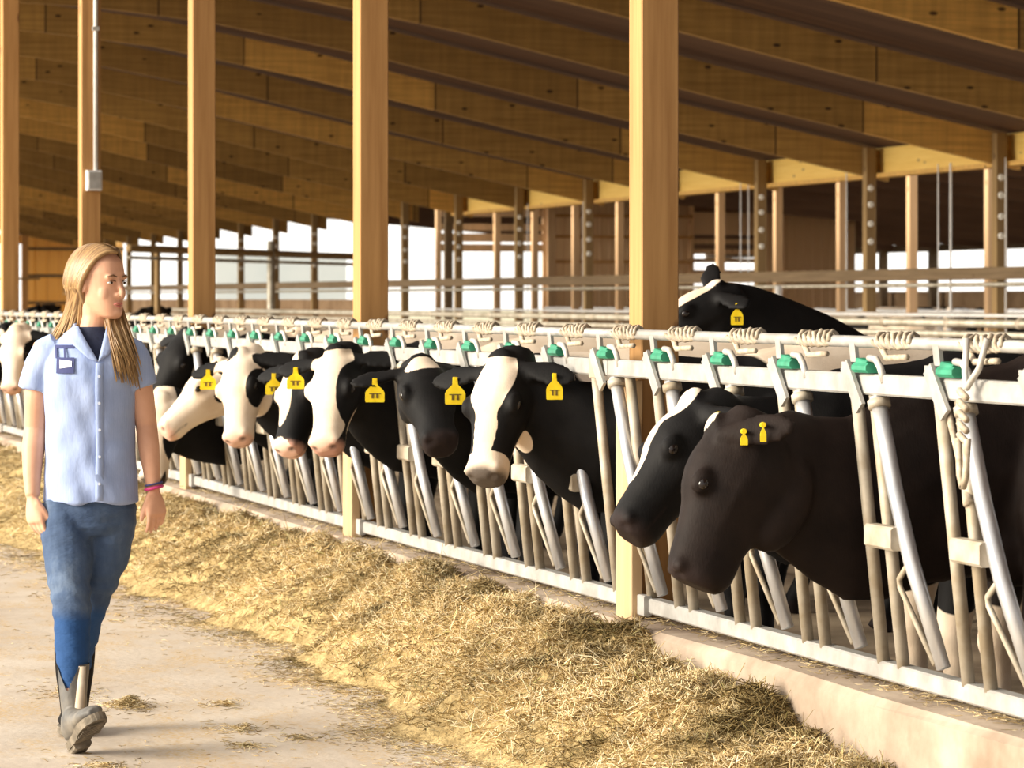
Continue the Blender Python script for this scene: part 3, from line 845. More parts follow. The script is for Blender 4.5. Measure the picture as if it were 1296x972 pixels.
    # ear tags
    for s, f, wd, ht, face, dz in tags:
        e = Vector((ear or {}).get(s, (s * 0.90, 0.10, -0.30))).normalized()
        ed = (X * e.x + F * e.y + U * e.z)
        c = H(s * 0.085, 0.015, -0.06) + ed * f
        n = Vector(face).normalized()
        w_ = n.cross(AXU).normalized(); up = w_.cross(n)
        c = c + n * (0.042 * hs) + AXU * dz
        prof = [(-0.12, 0.5), (0.12, 0.5), (0.14, 0.22), (0.42, 0.02), (0.5, -0.10), (0.5, -0.46), (0.46, -0.5), (-0.46, -0.5), (-0.5, -0.46), (-0.5, -0.10), (-0.42, 0.02), (-0.14, 0.22)]
        tb = MB()
        tb.loft([[c + w_ * (a * wd) + up * ((b_ - 0.42) * ht) + n * d for a, b_ in prof] for d in (-0.002, 0.002)])
        tb.tube([c - n * 0.02 + up * 0.0, c + n * 0.005], 0.008, 8)
        tg_ = part('ear_tag', tb, M['yellow'], o)
        if wd > 0.04:
            ib = MB()
            prof = [(-0.30, -0.16), (-0.18, -0.16), (-0.18, -0.34), (-0.06, -0.34), (-0.06, -0.16), (0.06, -0.16), (0.06, -0.34), (0.18, -0.34), (0.18, -0.16), (0.30, -0.16), (0.30, -0.12), (-0.30, -0.12)]
            ib.loft([[c + w_ * (a * wd) + up * ((b_ - 0.42) * ht) + n * d for a, b_ in prof] for d in (0.0022, 0.0034)])
            part('printed_marks', ib, M['ink'], tg_)
    return o

# distance along the fence for head positions
TV = D3(0.1, 0.05, 1)
WL = [('b', (-0.2, 0.0, 0.25), (2.6, 0.9, 0.28), 1.0)]                      # white lower legs and belly
WB = [('b', (-0.95, 0.0, 1.36), (1.05, 0.6, 0.34), 1.0)]                    # white saddle

cow('nearest cow, brownish black, its head through the fence in left profile', (3.375, 9.28, 1.118), D3(-0.38, -0.90, 0.20), D3(-0.91, 0.39, 0.02), (4.40, 9.33), (-1, 0.02), 0.97,
    patches=WL + [('h', (0, -0.0261, 0), (0.056, 0.0435, 0.03), 0.9)], mat='coat_brown', voxel=0.011, tags=((-1, 0.05, 0.022, 0.045, TV, 0.0), (-1, 0.11, 0.018, 0.055, TV, 0.01)),
    ear={-1: (-0.45, -0.42, -0.75)}, seed=2, hs=0.97, jaw=1.30, ztop=1.14)
cow('black cow with a thin white blaze, head just behind the nearest cow', (3.54, 9.95, 1.185), D3(-0.58, -0.74, 0.30), D3(-0.70, 0.62, 0.16), (4.38, 9.92), (-1, 0.0), 0.97,
    patches=WL + [('h', (0, 0, 0.02), (0.0784, 0.122, 0.06), 1.0), ('h', (0.011, 0.191, 0), (0.0392, 0.261, 0.05), 1.0)], voxel=0.012, tags=((-1, 0.06, 0.03, 0.034, TV, 0.0), (-1, 0.14, 0.022, 0.040, TV, -0.02)),
    ear={-1: (-0.80, 0.0, -0.45)}, seed=3, hs=1.0, jaw=1.1)
cow('black cow with pale forehead, head lifted above the fence right of the post', (5.18, 14.18, 1.575), D3(-0.84, -0.50, 0.12), D3(-0.48, 0.86, 0.10), (6.20, 14.18), (-1, 0.0), 0.88,
    patches=WB + [('h', (0, 0.087, 0.02), (0.0952, 0.209, 0.055), 1.0)], tags=((-1, 0.12, 0.055, 0.10, TV, -0.02),), ear={-1: (-0.75, -0.30, -0.35), 1: (0.7, -0.5, 0.4)}, seed=4, hs=1.0)
cow('cow with broad white blaze and dark nose, first head left of the tall post', (3.50, 11.95, 1.275), D3(-0.20, -0.84, 0.50), D3(-0.50, 0.44, 0.75), (4.42, 11.75), (-1, 0.0), 0.95,
    patches=WB + [('h', (0, 0.087, 0), (0.0874, 0.174, 0.09), 1.0), ('h', (0, 0.296, -0.02), (0.0515, 0.209, 0.06), 1.0), ('h', (0, 0.452, -0.1), (0.134, 0.087, 0.1), 1.0), ('h', (-0.022, 0.313, -0.22), (0.0784, 0.139, 0.07), 1.0),
                  ('h', (0, -0.075, 0.02), (0.16, 0.072, 0.10), 0.0)], voxel=0.012,
    tags=((-1, 0.13, 0.062, 0.10, TV, -0.01), (1, 0.13, 0.078, 0.105, TV, -0.01)), ear={-1: (-0.90, 0.12, -0.25), 1: (0.93, 0.08, 0.0)}, seed=5, hs=1.0)
cow('dark-faced cow with a white forehead patch, left of the dark-nosed blazed cow', (3.56, 13.25, 1.255), D3(0.20, -0.56, 0.80), D3(0.08, 0.74, 0.66), (4.42, 13.55), (-1, 0.0), 0.94,
    patches=WB + [('h', (0.011, 0.0391, 0), (0.084, 0.0478, 0.06), 1.0)], tags=((1, 0.12, 0.08, 0.10, TV, -0.01),), ear={-1: (-0.92, 0.0, -0.35), 1: (0.9, 0.05, -0.1)}, seed=6, mat='coat', hs=1.0)
cow('white-faced cow with one black cheek and pink nose, in front of a tall post', (3.50, 14.62, 1.262), D3(-0.13, -0.82, 0.55), D3(-0.40, 0.50, 0.77), (4.42, 14.80), (-1, 0.0), 0.89,
    patches=WB + [('h', (0.011, 0.217, -0.03), (0.129, 0.348, 0.14), 1.0), ('h', (-0.1265, 0.191, -0.1), (0.0952, 0.174, 0.13), 0.0), ('h', (-0.066, 0.348, -0.2), (0.0672, 0.157, 0.06), 1.0), ('h', (0, -0.075, 0.02), (0.16, 0.072, 0.10), 0.0)],
    pink=True, tags=((1, 0.13, 0.08, 0.10, TV, -0.01),), ear={-1: (-0.90, -0.10, -0.36), 1: (0.93, 0.05, 0.0)}, seed=7, hs=1.0)
cow('black cow with a narrow white stripe and pink nose, between two white-faced cows', (3.55, 15.55, 1.215), D3(-0.22, -0.84, 0.48), D3(-0.62, 0.42, 0.66), (4.42, 15.33), (-1, 0.0), 0.94,
    patches=WB + [('h', (0.033, 0.191, 0), (0.0616, 0.244, 0.06), 1.0), ('h', (0.022, 0.461, -0.1), (0.0784, 0.0522, 0.1), 1.0)], pink=True, tags=((1, 0.12, 0.08, 0.105, TV, -0.01),),
    ear={-1: (-0.85, 0.0, -0.42), 1: (0.93, 0.05, 0.0)}, seed=8, hs=1.0)
cow('white-faced cow with a black patch round its eye, beside the spotted profile head', (3.50, 16.78, 1.215), D3(-0.06, -0.86, 0.50), D3(-0.48, 0.42, 0.77), (4.42, 16.68), (-1, 0.0), 0.94,
    patches=WB + [('h', (0, 0.217, -0.05), (0.168, 0.392, 0.22), 1.0), ('h', (-0.1375, 0.183, -0.09), (0.0784, 0.122, 0.1), 0.0), ('h', (0.066, -0.0174, 0), (0.0784, 0.0435, 0.05), 0.0), ('h', (-0.143, 0.0174, -0.08), (0.0672, 0.0522, 0.09), 0.0)],
    pink=True, tags=((1, 0.12, 0.085, 0.105, TV, -0.01),), ear={-1: (-0.85, 0.0, -0.40), 1: (0.93, 0.05, 0.0)}, seed=9, hs=1.0)
cow('white-faced cow in left profile with two small black spots on its cheek', (3.55, 17.60, 1.165), D3(-0.70, -0.64, 0.28), D3(-0.62, 0.76, 0.14), (4.45, 17.75), (-1, 0.0), 0.94,
    patches=[('b', (-0.9, 0.0, 1.35), (1.1, 0.6, 0.30), 1.0), ('h', (0, 0.174, -0.12), (0.336, 0.435, 0.26), 1.0), ('h', (-0.154, 0.113, -0.08), (0.0672, 0.0261, 0.05), 0.0), ('h', (-0.132, 0.135, -0.165), (0.0672, 0.0209, 0.03), 0.0), ('h', (-0.187, 0, -0.06), (0.134, 0.0478, 0.08), 0.0), ('h', (-0.099, 0, -0.06), (0.056, 0.0435, 0.06), 0.0)],
    pink=True, tags=(), ear={-1: (-0.82, -0.3, -0.28)}, seed=10, hs=1.0)
cow('cow with white face and black jaw, nose lowered near the woman\'s wristbands', (3.42, 18.55, 0.93), D3(-0.12, -0.93, 0.30), D3(-0.28, 0.26, 0.90), (4.42, 18.95), (-1, 0.0), 0.94,
    patches=WB + [('h', (0.022, 0.217, -0.03), (0.134, 0.418, 0.14), 1.0), ('h', (-0.11, 0.174, -0.12), (0.0784, 0.174, 0.14), 0.0), ('h', (-0.033, 0.392, -0.16), (0.101, 0.104, 0.07), 1.0)], pink=False, tags=(), seed=11, hs=1.0)
cow('black cow partly hidden behind the sleeve on the woman\'s hair side', (3.75, 19.55, 1.30), D3(-0.45, -0.80, 0.30), D3(-0.5, 0.5, 0.6), (4.5, 19.6), (-1, 0.0), 0.94,
    patches=WB, tags=((-1, 0.10, 0.06, 0.09, TV, 0.0),), ear={-1: (-0.6, 0.0, 0.5)}, seed=12, voxel=0.018)
cow('white-faced cow with pink nose between the left edge and the woman\'s sleeve', (3.45, 24.7, 1.27), D3(-0.06, -0.87, 0.48), D3(-0.30, 0.45, 0.80), (4.42, 24.7), (-1, 0.0), 0.95,
    patches=WB + [('h', (0, 0.191, -0.05), (0.146, 0.365, 0.2), 1.0), ('h', (-0.1375, 0.174, -0.1), (0.0672, 0.122, 0.1), 0.3)], pink=True, seed=13, voxel=0.018)
cow('mostly black cow cut off by the left edge of the picture', (3.50, 25.75, 1.27), D3(-0.25, -0.85, 0.4), D3(-0.4, 0.4, 0.8), (4.42, 25.8), (-1, 0.0), 0.95,
    patches=[('h', (0, 0.087, 0.02), (0.0672, 0.087, 0.07), 1.0)], seed=14, voxel=0.018)
cow('dark cow inside the barn at the right edge, only its muzzle showing', (4.62, 8.02, 0.98), D3(-0.72, -0.60, 0.3), D3(-0.6, 0.75, 0.1), (5.5, 7.9), (-1, 0.0), 0.95, patches=[], seed=15, voxel=0.018)
# cows farther inside the barn
cow('pale cow standing far inside the barn below the yellow header, right edge', (16.9, 38.6, 1.30), D3(0.75, -0.55, 0.3), D3(0.5, 0.8, 0.1), (17.0, 39.8), (0.2, -1), 0.95, base_white=1.0, patches=[('b', (-0.5, 0, 1.0), (0.4, 0.6, 0.35), 0.0)], seed=16, voxel=0.03)
cow('black cow far inside the barn, left of the woman\'s hair', (10.5, 71.6, 1.35), D3(-0.8, -0.3, 0.2), D3(-0.2, 0.9, 0.2), (10.8, 72.6), (-0.3, -1), 0.98, seed=17, voxel=0.03)
cow('dark cow far inside the barn, just right of the woman\'s face', (9.6, 53.9, 1.30), D3(-0.8, -0.5, 0.2), D3(-0.4, 0.8, 0.2), (10.0, 55.0), (-0.3, -1), 0.98, seed=18, voxel=0.03)

for i, (x, y, hx, hy, bw, txt) in enumerate(((26.2, 62.2, -1, 0.2, 0.0, 'black and white cow far off in the neighbouring barn, leftmost there'), (26.0, 57.6, -0.6, -1, 1.0, 'pale cow far off in the neighbouring barn, middle of the three'),
                                             (26.2, 55.4, -1, 0.1, 0.0, 'black and white cow far off in the neighbouring barn, rightmost there'))):
    hv = Vector((hx, hy, 0)).normalized()
    cow(txt, (x + hv.x * 0.75, y + hv.y * 0.75, 1.30), (hv.x * 0.5, hv.y * 0.5, -0.85), (hv.x * 0.85, hv.y * 0.85, 0.5), (x, y), (hx, hy), 0.95, base_white=bw,
        patches=[('b', (-0.5, 0, 1.2), (0.45, 0.6, 0.35), 1.0 - bw), ('b', (-1.4, 0, 1.0), (0.4, 0.6, 0.4), 1.0 - bw)], seed=30 + i, voxel=0.03)

# ------------------------------------------------------------------ the woman walking up the alley
def plain(name, c, rough=0.6, spec=0.4, sss=0.0):
    m, t, b, N, L = nt(name)
    b.inputs['Base Color'].default_value = (*c, 1); b.inputs['Roughness'].default_value = rough
    b.inputs['Specular IOR Level'].default_value = spec
    if sss:
        b.inputs['Subsurface Weight'].default_value = sss
        b.inputs['Subsurface Radius'].default_value = (0.012, 0.005, 0.003)
    return m
M['skin'] = mottled('skin', (0.66, 0.345, 0.215), (0.74, 0.41, 0.27), 9, 0.5, spec=0.35)
M['lip'] = plain('lips', (0.52, 0.17, 0.14), 0.45)
M['white_eye'] = plain('white_of_eye', (0.75, 0.70, 0.66), 0.3)
M['iris'] = plain('dark_iris', (0.05, 0.03, 0.02), 0.2)
M['brow'] = plain('eyebrow', (0.16, 0.085, 0.04), 0.8)
M['navy'] = mottled('navy_knit', (0.012, 0.016, 0.04), (0.02, 0.026, 0.06), 60, 0.9)
M['navy_line'] = plain('navy_thread', (0.05, 0.06, 0.17), 0.8)
M['badge_white'] = plain('badge_white', (0.72, 0.72, 0.78), 0.7)
M['pink'] = plain('pink_band', (0.62, 0.05, 0.22), 0.5)
M['button'] = plain('pale_button', (0.55, 0.60, 0.72), 0.4)
m, t, b, N, L = nt('blue_work_shirt')
v = mapped(N, L)
n = noise(N, L, v, 9, 5)
r = ramp(N, [(0.3, (0.30, 0.385, 0.63)), (0.7, (0.375, 0.46, 0.70))]); L.new(n, r.inputs[0])
wv = N('ShaderNodeTexWave'); wv.inputs['Scale'].default_value = 55; wv.inputs['Distortion'].default_value = 0.3; L.new(v, wv.inputs['Vector'])
L.new(mixc(N, L, 0.03, r.outputs[0], wv.outputs[0], 'OVERLAY'), b.inputs['Base Color'])
b.inputs['Roughness'].default_value = 0.85; b.inputs['Specular IOR Level'].default_value = 0.15
bump(N, L, noise(N, L, mapped(N, L, (1, 1, 0.45)), 14, 4), b, 0.55, 0.012)
M['shirt'] = m
m, t, b, N, L = nt('worn_denim')
v = mapped(N, L)
sp = N('ShaderNodeSeparateXYZ'); L.new(v, sp.inputs[0])
n = noise(N, L, mapped(N, L, (1, 1, 0.5)), 7, 6, 0.65)
r = ramp(N, [(0.3, (0.035, 0.06, 0.125)), (0.55, (0.07, 0.108, 0.19)), (0.75, (0.155, 0.205, 0.29))]); L.new(n, r.inputs[0])
# deeper, unfaded indigo below the knee
zr = ramp(N, [(0.43, (1, 1, 1)), (0.47, (0, 0, 0))]); L.new(sp.outputs[2], zr.inputs[0])
col = mixc(N, L, zr.outputs[0], r.outputs[0], (0.022, 0.068, 0.19))
L.new(col, b.inputs['Base Color']); b.inputs['Roughness'].default_value = 0.85; b.inputs['Specular IOR Level'].default_value = 0.2
bump(N, L, noise(N, L, mapped(N, L, (1, 1, 2.2)), 16, 4), b, 0.6, 0.012)
M['denim'] = m
M['boot'] = mottled('muddy_grey_rubber', (0.075, 0.074, 0.074), (0.22, 0.195, 0.16), 9, 0.6, 0, 0.2)
M['boot_dark'] = mottled('black_rubber', (0.008, 0.007, 0.007), (0.018, 0.015, 0.013), 8, 0.8, 0, 0.2, spec=0.1)
M['sole'] = mottled('dirty_sole', (0.10, 0.083, 0.06), (0.24, 0.20, 0.15), 20, 0.8, 0, 0.5)
M['pull'] = mottled('tan_boot_panel', (0.50, 0.40, 0.29), (0.62, 0.52, 0.40), 15, 0.7)
m, t, b, N, L = nt('blond_hair')
gi = N('ShaderNodeNewGeometry')
r = ramp(N, [(0.0, (0.09, 0.042, 0.015)), (0.45, (0.20, 0.10, 0.035)), (1.0, (0.38, 0.22, 0.085))]); L.new(gi.outputs['Random Per Island'], r.inputs[0])
at = N('ShaderNodeAttribute'); at.attribute_name = 'tone'
L.new(mixc(N, L, at.outputs['Fac'], r.outputs[0], (0.55, 0.36, 0.16)), b.inputs['Base Color'])
b.inputs['Roughness'].default_value = 0.42; b.inputs['Specular IOR Level'].default_value = 0.5
M['hair'] = m

WLOC = (1.793, 11.048, 0.0)
q = lambda r_, t_, z_: Vector((r_, -t_, z_))

# head frame: f forward, s her right hand side
HC = q(0.046, 0.0, 1.555)
yaw = math.radians(53)
Hf = Vector((math.sin(yaw), -math.cos(yaw), -0.03)).normalized()
Hs = Vector((-math.cos(yaw), -math.sin(yaw), 0)).normalized()
Hu = Vector((0, 0, 1)); Hu = (Hu - Hf * Hu.dot(Hf)).normalized()
hd = lambda s, f, u: HC + Hs * s + Hf * f + Hu * u

body = MB()
HR = [(-0.122, 0.018, 0.078, 0.040), (-0.112, 0.036, 0.090, 0.010), (-0.095, 0.047, 0.091, -0.022), (-0.070, 0.056, 0.089, -0.055), (-0.035, 0.063, 0.087, -0.084), (0.0, 0.068, 0.085, -0.098),
      (0.035, 0.071, 0.089, -0.104), (0.070, 0.067, 0.080, -0.098), (0.098, 0.051, 0.052, -0.074), (0.114, 0.028, 0.020, -0.045), (0.119, 0.008, -0.006, -0.018)]
rings = []
for u, w_, ff, bb in HR:
    c = (ff + bb) / 2; d = (ff - bb) / 2
    rings.append([hd(w_ * math.copysign(abs(math.cos(a)) ** 0.9, math.cos(a)), c + d * math.sin(a), u) for a in [2 * math.pi * k / 28 for k in range(28)]])
body.loft(rings)
body.loft([[hd(x * w_, f, u + dz) for x, dz in ((-1, 0), (-0.5, 0.006), (0, 0.009), (0.5, 0.006), (1, 0), (0.6, -0.006), (-0.6, -0.006))] for f, u, w_ in ((0.070, 0.012, 0.010),)] and
          [[hd(0.010 * math.cos(a), 0.076 + k1, 0.015) + Hu * (0.010 * math.sin(a)) for a in [2 * math.pi * k / 10 for k in range(10)]] for k1 in (0, 0.008)])
body.tube([hd(0, 0.082, 0.012), hd(0, 0.094, -0.012), hd(0, 0.106, -0.032), hd(0, 0.104, -0.041), hd(0, 0.086, -0.045)], [0.008, 0.0085, 0.0095, 0.0095, 0.009], 10)
for s in (-1, 1):
    body.ball(hd(s * 0.0105, 0.091, -0.039), 0.0075)
    body.ball(hd(s * 0.037, 0.055, -0.034), (0.022, 0.017, 0.030))
    body.ball(hd(s * 0.031, 0.078, 0.020), (0.020, 0.011, 0.008), (Hs, Hf, Hu))
    body.ball(hd(s * 0.072, -0.010, -0.008), (0.007, 0.017, 0.029), (Hs, Hf, Hu))
body.ball(hd(0, 0.083, -0.098), (0.020, 0.014, 0.016), (Hs, Hf, Hu))
body.ball(hd(0, 0.083, -0.068), (0.021, 0.011, 0.008), (Hs, Hf, Hu))
body.ball(hd(0, 0.082, -0.079), (0.018, 0.010, 0.007), (Hs, Hf, Hu))
# neck and trunk
body.tube([q(0.018, -0.01, 1.30), q(0.022, -0.012, 1.38), q(0.034, -0.012, 1.44), hd(0, -0.015, -0.06)], [0.066, 0.052, 0.050, 0.052], 18)
TR = [(0.73, 0.010, 0.10, 0.06), (0.76, 0.010, 0.130, 0.085), (0.84, 0.010, 0.14, 0.095), (0.95, 0.010, 0.130, 0.09), (1.05, 0.010, 0.125, 0.088), (1.15, 0.010, 0.138, 0.10), (1.24, 0.010, 0.15, 0.105), (1.31, 0.010, 0.145, 0.085), (1.36, 0.012, 0.115, 0.065), (1.39, 0.015, 0.06, 0.05)]
body.loft([[q(c + w_ * math.cos(a), d * math.sin(a), z) for a in [2 * math.pi * k / 24 for k in range(24)]] for z, c, w_, d in TR])
def hand(wr, kn, s_, pd, thumb_out):
    """palm, four unequal curled fingers and a thumb; s_ towards the index finger, pd the side the palm faces"""
    wr, kn, s_, pd = Vector(wr), Vector(kn), Vector(s_).normalized(), Vector(pd).normalized()
    dn = (kn - wr).normalized()
    n_ = dn.cross(s_).normalized()
    rings = []
    for u, w_, h_ in ((-0.15, 0.020, 0.017), (0.1, 0.023, 0.0165), (0.4, 0.033, 0.0165), (0.75, 0.039, 0.0150), (1.0, 0.039, 0.0125), (1.08, 0.034, 0.009)):
        c = wr + (kn - wr) * u
        rings.append([c + s_ * (w_ * math.cos(a)) + n_ * (h_ * math.sin(a)) for a in [2 * math.pi * k / 16 for k in range(16)]])
    body.loft(rings)
    for i, (off, ln) in enumerate(((0.029, 0.070), (0.010, 0.078), (-0.010, 0.072), (-0.028, 0.056))):
        p = kn + s_ * off - dn * 0.008
        d = dn.copy(); pts = [p - dn * 0.012, p]
        for k, (fr, bend) in enumerate(((0.45, 0.28 + 0.06 * i), (0.32, 0.40), (0.26, 0.32))):
            d = (d + pd * bend).normalized()
            pts.append(pts[-1] + d * ln * fr)
        body.tube(pts, [0.0088, 0.0092, 0.0084, 0.0076, 0.0058], 10)
        body.ball(pts[-1], 0.0058, None, 8, 6)
    p = wr + s_ * 0.022 + dn * 0.022
    d = (dn + s_ * thumb_out + pd * 0.35).normalized()
    pts = [p - dn * 0.012 - s_ * 0.008, p, p + d * 0.032]
    d = (d + dn * 0.5 + pd * 0.15).normalized()
    pts += [pts[-1] + d * 0.028, pts[-1] + d * 0.028 + (d + dn * 0.2).normalized() * 0.020]
    body.tube(pts, [0.012, 0.0125, 0.0105, 0.0095, 0.007], 10)
    body.ball(pts[-1], 0.007, None, 8, 6)
# her right arm, on the left of the picture
body.tube([q(-0.125, 0, 1.335), q(-0.150, 0, 1.27), q(-0.166, -0.005, 1.17), q(-0.175, -0.02, 1.06), q(-0.180, 0.005, 0.99), q(-0.180, 0.03, 0.91), q(-0.176, 0.05, 0.835)], [0.056, 0.050, 0.046, 0.040, 0.040, 0.032, 0.0245], 16)
hand(q(-0.176, 0.052, 0.830), q(-0.163, 0.07, 0.750), (0.80, -0.55, 0.05), q(0.55, -0.85, 0), 0.55)
# her left arm
body.tube([q(0.140, 0, 1.33), q(0.166, 0, 1.27), q(0.186, -0.01, 1.17), q(0.200, -0.02, 1.07), q(0.210, 0.0, 1.00), q(0.222, 0.02, 0.92), q(0.231, 0.035, 0.858)], [0.056, 0.048, 0.042, 0.037, 0.037, 0.030, 0.0240], 16)
hand(q(0.231, 0.037, 0.852), q(0.243, 0.05, 0.775), (-0.75, -0.6, -0.05), q(-0.55, -0.8, 0), 0.5)
# legs
body.tube([q(-0.065, 0, 0.82), q(-0.06, 0.05, 0.66), q(-0.03, 0.13, 0.51), q(-0.02, 0.18, 0.38), q(-0.012, 0.245, 0.20), q(-0.005, 0.27, 0.07)], [0.08, 0.072, 0.050, 0.048, 0.036, 0.034], 14)
body.tube([q(0.078, 0, 0.82), q(0.07, -0.02, 0.66), q(0.012, -0.03, 0.50), q(-0.03, -0.16, 0.38), q(-0.072, -0.29, 0.22), q(-0.075, -0.30, 0.07)], [0.075, 0.065, 0.048, 0.046, 0.034, 0.034], 14)
me = melt(body, 0.0040, 5, 0.5)
V, Fc = mesh_arrays(me)
ex = MB()
for s in (-1, 1):
    ex.ball(hd(s * 0.031, 0.0775, 0.001), (0.0118, 0.0078, 0.0046), (Hs, Hf, Hu), 12, 8, 2)
    ex.ball(hd(s * 0.0315, 0.0835, 0.001), (0.0060, 0.0032, 0.0044), (Hs, Hf, Hu), 10, 6, 3)
    ex.tube([hd(s * 0.016, 0.0875, 0.006), hd(s * 0.031, 0.0875, 0.0095), hd(s * 0.045, 0.079, 0.004)], [0.0016, 0.0020, 0.0012], 6, 4)
    ex.tube([hd(s * 0.014, 0.0905, 0.021), hd(s * 0.031, 0.0895, 0.0265), hd(s * 0.050, 0.0775, 0.021)], [0.0022, 0.0030, 0.0016], 6, 4)
    ex.ball(hd(s * 0.0065, 0.1005, -0.0455), (0.0032, 0.0035, 0.002), (Hs, Hf, Hu), 8, 6, 4)
ex.tube([hd(-0.021, 0.0845, -0.072), hd(-0.010, 0.0935, -0.0685), hd(0, 0.0945, -0.070), hd(0.010, 0.0935, -0.0685), hd(0.021, 0.0845, -0.072)], [0.0015, 0.0038, 0.0036, 0.0038, 0.0015], 8, 1)
ex.tube([hd(-0.019, 0.0840, -0.0745), hd(0, 0.0930, -0.079), hd(0.019, 0.0840, -0.0745)], [0.0015, 0.0046, 0.0015], 8, 1)
nv = len(V)
me2 = bpy.data.meshes.new('person')
me2.from_pydata(V.tolist() + ex.v, [], Fc + [tuple(i + nv for i in f) for f in ex.f])
mi = [0] * len(Fc) + ex.m
me2.polygons.foreach_set('material_index', mi)
bpy.data.meshes.remove(me)
woman = link('person', me2, [M['skin'], M['lip'], M['white_eye'], M['iris'], M['brow']], None, True, WLOC)
woman.rotation_euler = (0, 0, -ALPHA)
BASE[woman.name] = Vector((0, 0, 0))
tag(woman, 'woman with long blond hair, pale blue shirt, jeans and boots, striding up the alley', 'person')

def cloth_part(name, mb, mat, voxel, smooth, fold, seed, cut=None, label=None):
    me = melt(mb, voxel, smooth, 0.5)
    V, Fc = mesh_arrays(me)
    Nn = np.empty(len(me.vertices) * 3); me.vertices.foreach_get('normal', Nn); Nn = Nn.reshape(-1, 3)
    bpy.data.meshes.remove(me)
    V = V + Nn * fold(V)[:, None]
    if cut is not None:
        keep = cut(V)
        Fc = [f for f in Fc if all(keep[i] for i in f)]
        used = sorted({i for f in Fc for i in f}); mp = {a: k for k, a in enumerate(used)}
        V = V[used]; Fc = [tuple(mp[i] for i in f) for f in Fc]
    o = bpy.data.meshes.new(name); o.from_pydata(V.tolist(), [], Fc)
    ob = link(name, o, mat, woman, True)
    if label: ob['label'] = label
    return ob

# undershirt
mb = MB().loft([[q(c + w_ * math.cos(a), d * math.sin(a), z) for a in [2 * math.pi * k / 28 for k in range(28)]] for z, c, w_, d in
                ((1.15, 0.012, 0.145, 0.112), (1.24, 0.012, 0.153, 0.114), (1.30, 0.012, 0.148, 0.098), (1.345, 0.014, 0.118, 0.080), (1.375, 0.02, 0.082, 0.069), (1.397, 0.024, 0.062, 0.059), (1.405, 0.024, 0.058, 0.055))])
part('undershirt', mb, M['navy'], woman, True, 'navy crew neck undershirt')

# shirt
SR = [(0.812, 0.014, 0.163, 0.128), (0.86, 0.014, 0.162, 0.126), (0.93, 0.014, 0.156, 0.119), (1.02, 0.013, 0.151, 0.113), (1.10, 0.012, 0.153, 0.119), (1.18, 0.012, 0.161, 0.130), (1.235, 0.012, 0.164, 0.130),
      (1.285, 0.012, 0.164, 0.116), (1.325, 0.013, 0.155, 0.098), (1.355, 0.015, 0.128, 0.083), (1.38, 0.018, 0.094, 0.072), (1.40, 0.022, 0.070, 0.066), (1.415, 0.024, 0.062, 0.062)]
mb = MB().loft([[q(c + w_ * math.copysign(abs(math.cos(a)) ** 0.9, math.cos(a)), d * math.sin(a), z) for a in [2 * math.pi * k / 36 for k in range(36)]] for z, c, w_, d in SR])
mb.tube([q(-0.09, -0.0, 1.335), q(-0.125, 0, 1.315), q(-0.150, 0, 1.27), q(-0.164, 0, 1.215), q(-0.170, 0, 1.19)], [0.060, 0.066, 0.064, 0.062, 0.060], 20)
mb.tube([q(0.105, -0.0, 1.332), q(0.140, 0, 1.312), q(0.166, 0, 1.27), q(0.182, 0, 1.22), q(0.190, 0, 1.197)], [0.060, 0.064, 0.060, 0.057, 0.054], 20)
def shirt_fold(V):
    x, y, z = V[:, 0], V[:, 1], V[:, 2]
    a = np.sin(38 * x + 6 * np.sin(7 * z) + 4 * y) * np.clip((1.18 - z) / 0.3, 0, 1) * 0.0040
    b_ = np.sin(26 * (z * 1.0 + x * 0.9) + 3 * np.sin(15 * x)) * 0.0026
    c = np.sin(55 * (z * 0.8 - x * 0.8) + 2) * 0.0013
    return a + b_ + c
TL, TRr, TA = (-0.030, 1.425), (0.082, 1.425), (0.054, 1.288)
def shirt_cut(V):
    x, y, z = V[:, 0], V[:, 1], V[:, 2]
    t_ = (z - TA[1]) / (TL[1] - TA[1])
    l = TA[0] + (TL[0] - TA[0]) * t_; r_ = TA[0] + (TRr[0] - TA[0]) * t_
    hole = (y < 0.0) & (z > TA[1]) & (x > l) & (x < r_)
    top = z > 1.409
    under = (z < 0.822) & (((x - 0.014) / 0.15) ** 2 + (y / 0.115) ** 2 < 1)
    return ~(hole | top | under)
shirt = cloth_part('shirt', mb, M['shirt'], 0.006, 3, shirt_fold, 1, shirt_cut, 'pale blue short sleeved work shirt')
def sf(r_, z_, off=0.0):
    zz = [a[0] for a in SR]
    c = np.interp(z_, zz, [a[1] for a in SR]); w_ = np.interp(z_, zz, [a[2] for a in SR]); d = np.interp(z_, zz, [a[3] for a in SR])
    k = max(0.0, 1 - ((r_ - c) / w_) ** 2)
    return q(r_, d * math.sqrt(k) + off, z_)
def patch(mb, poly_rows, th, off):
    """thin cloth patch following the shirt front; rows of (r, z)"""
    n = len(poly_rows[0]); k = len(poly_rows)
    vs = [sf(r_, z_, off) for row in poly_rows for r_, z_ in row] + [sf(r_, z_, off - th) for row in poly_rows for r_, z_ in row]
    o = n * k; fs = []
    for i in range(k - 1):
        for j in range(n - 1):
            a = i * n + j
            fs.append((a, a + 1, a + n + 1, a + n)); fs.append((o + a + n, o + a + n + 1, o + a + 1, o + a))
    ring = [j for j in range(n)] + [i * n + n - 1 for i in range(1, k)] + [(k - 1) * n + j for j in range(n - 2, -1, -1)] + [i * n for i in range(k - 2, 0, -1)]
    for a, b_ in zip(ring, ring[1:] + ring[:1]): fs.append((b_, a, o + a, o + b_))
    mb.add(vs, fs)
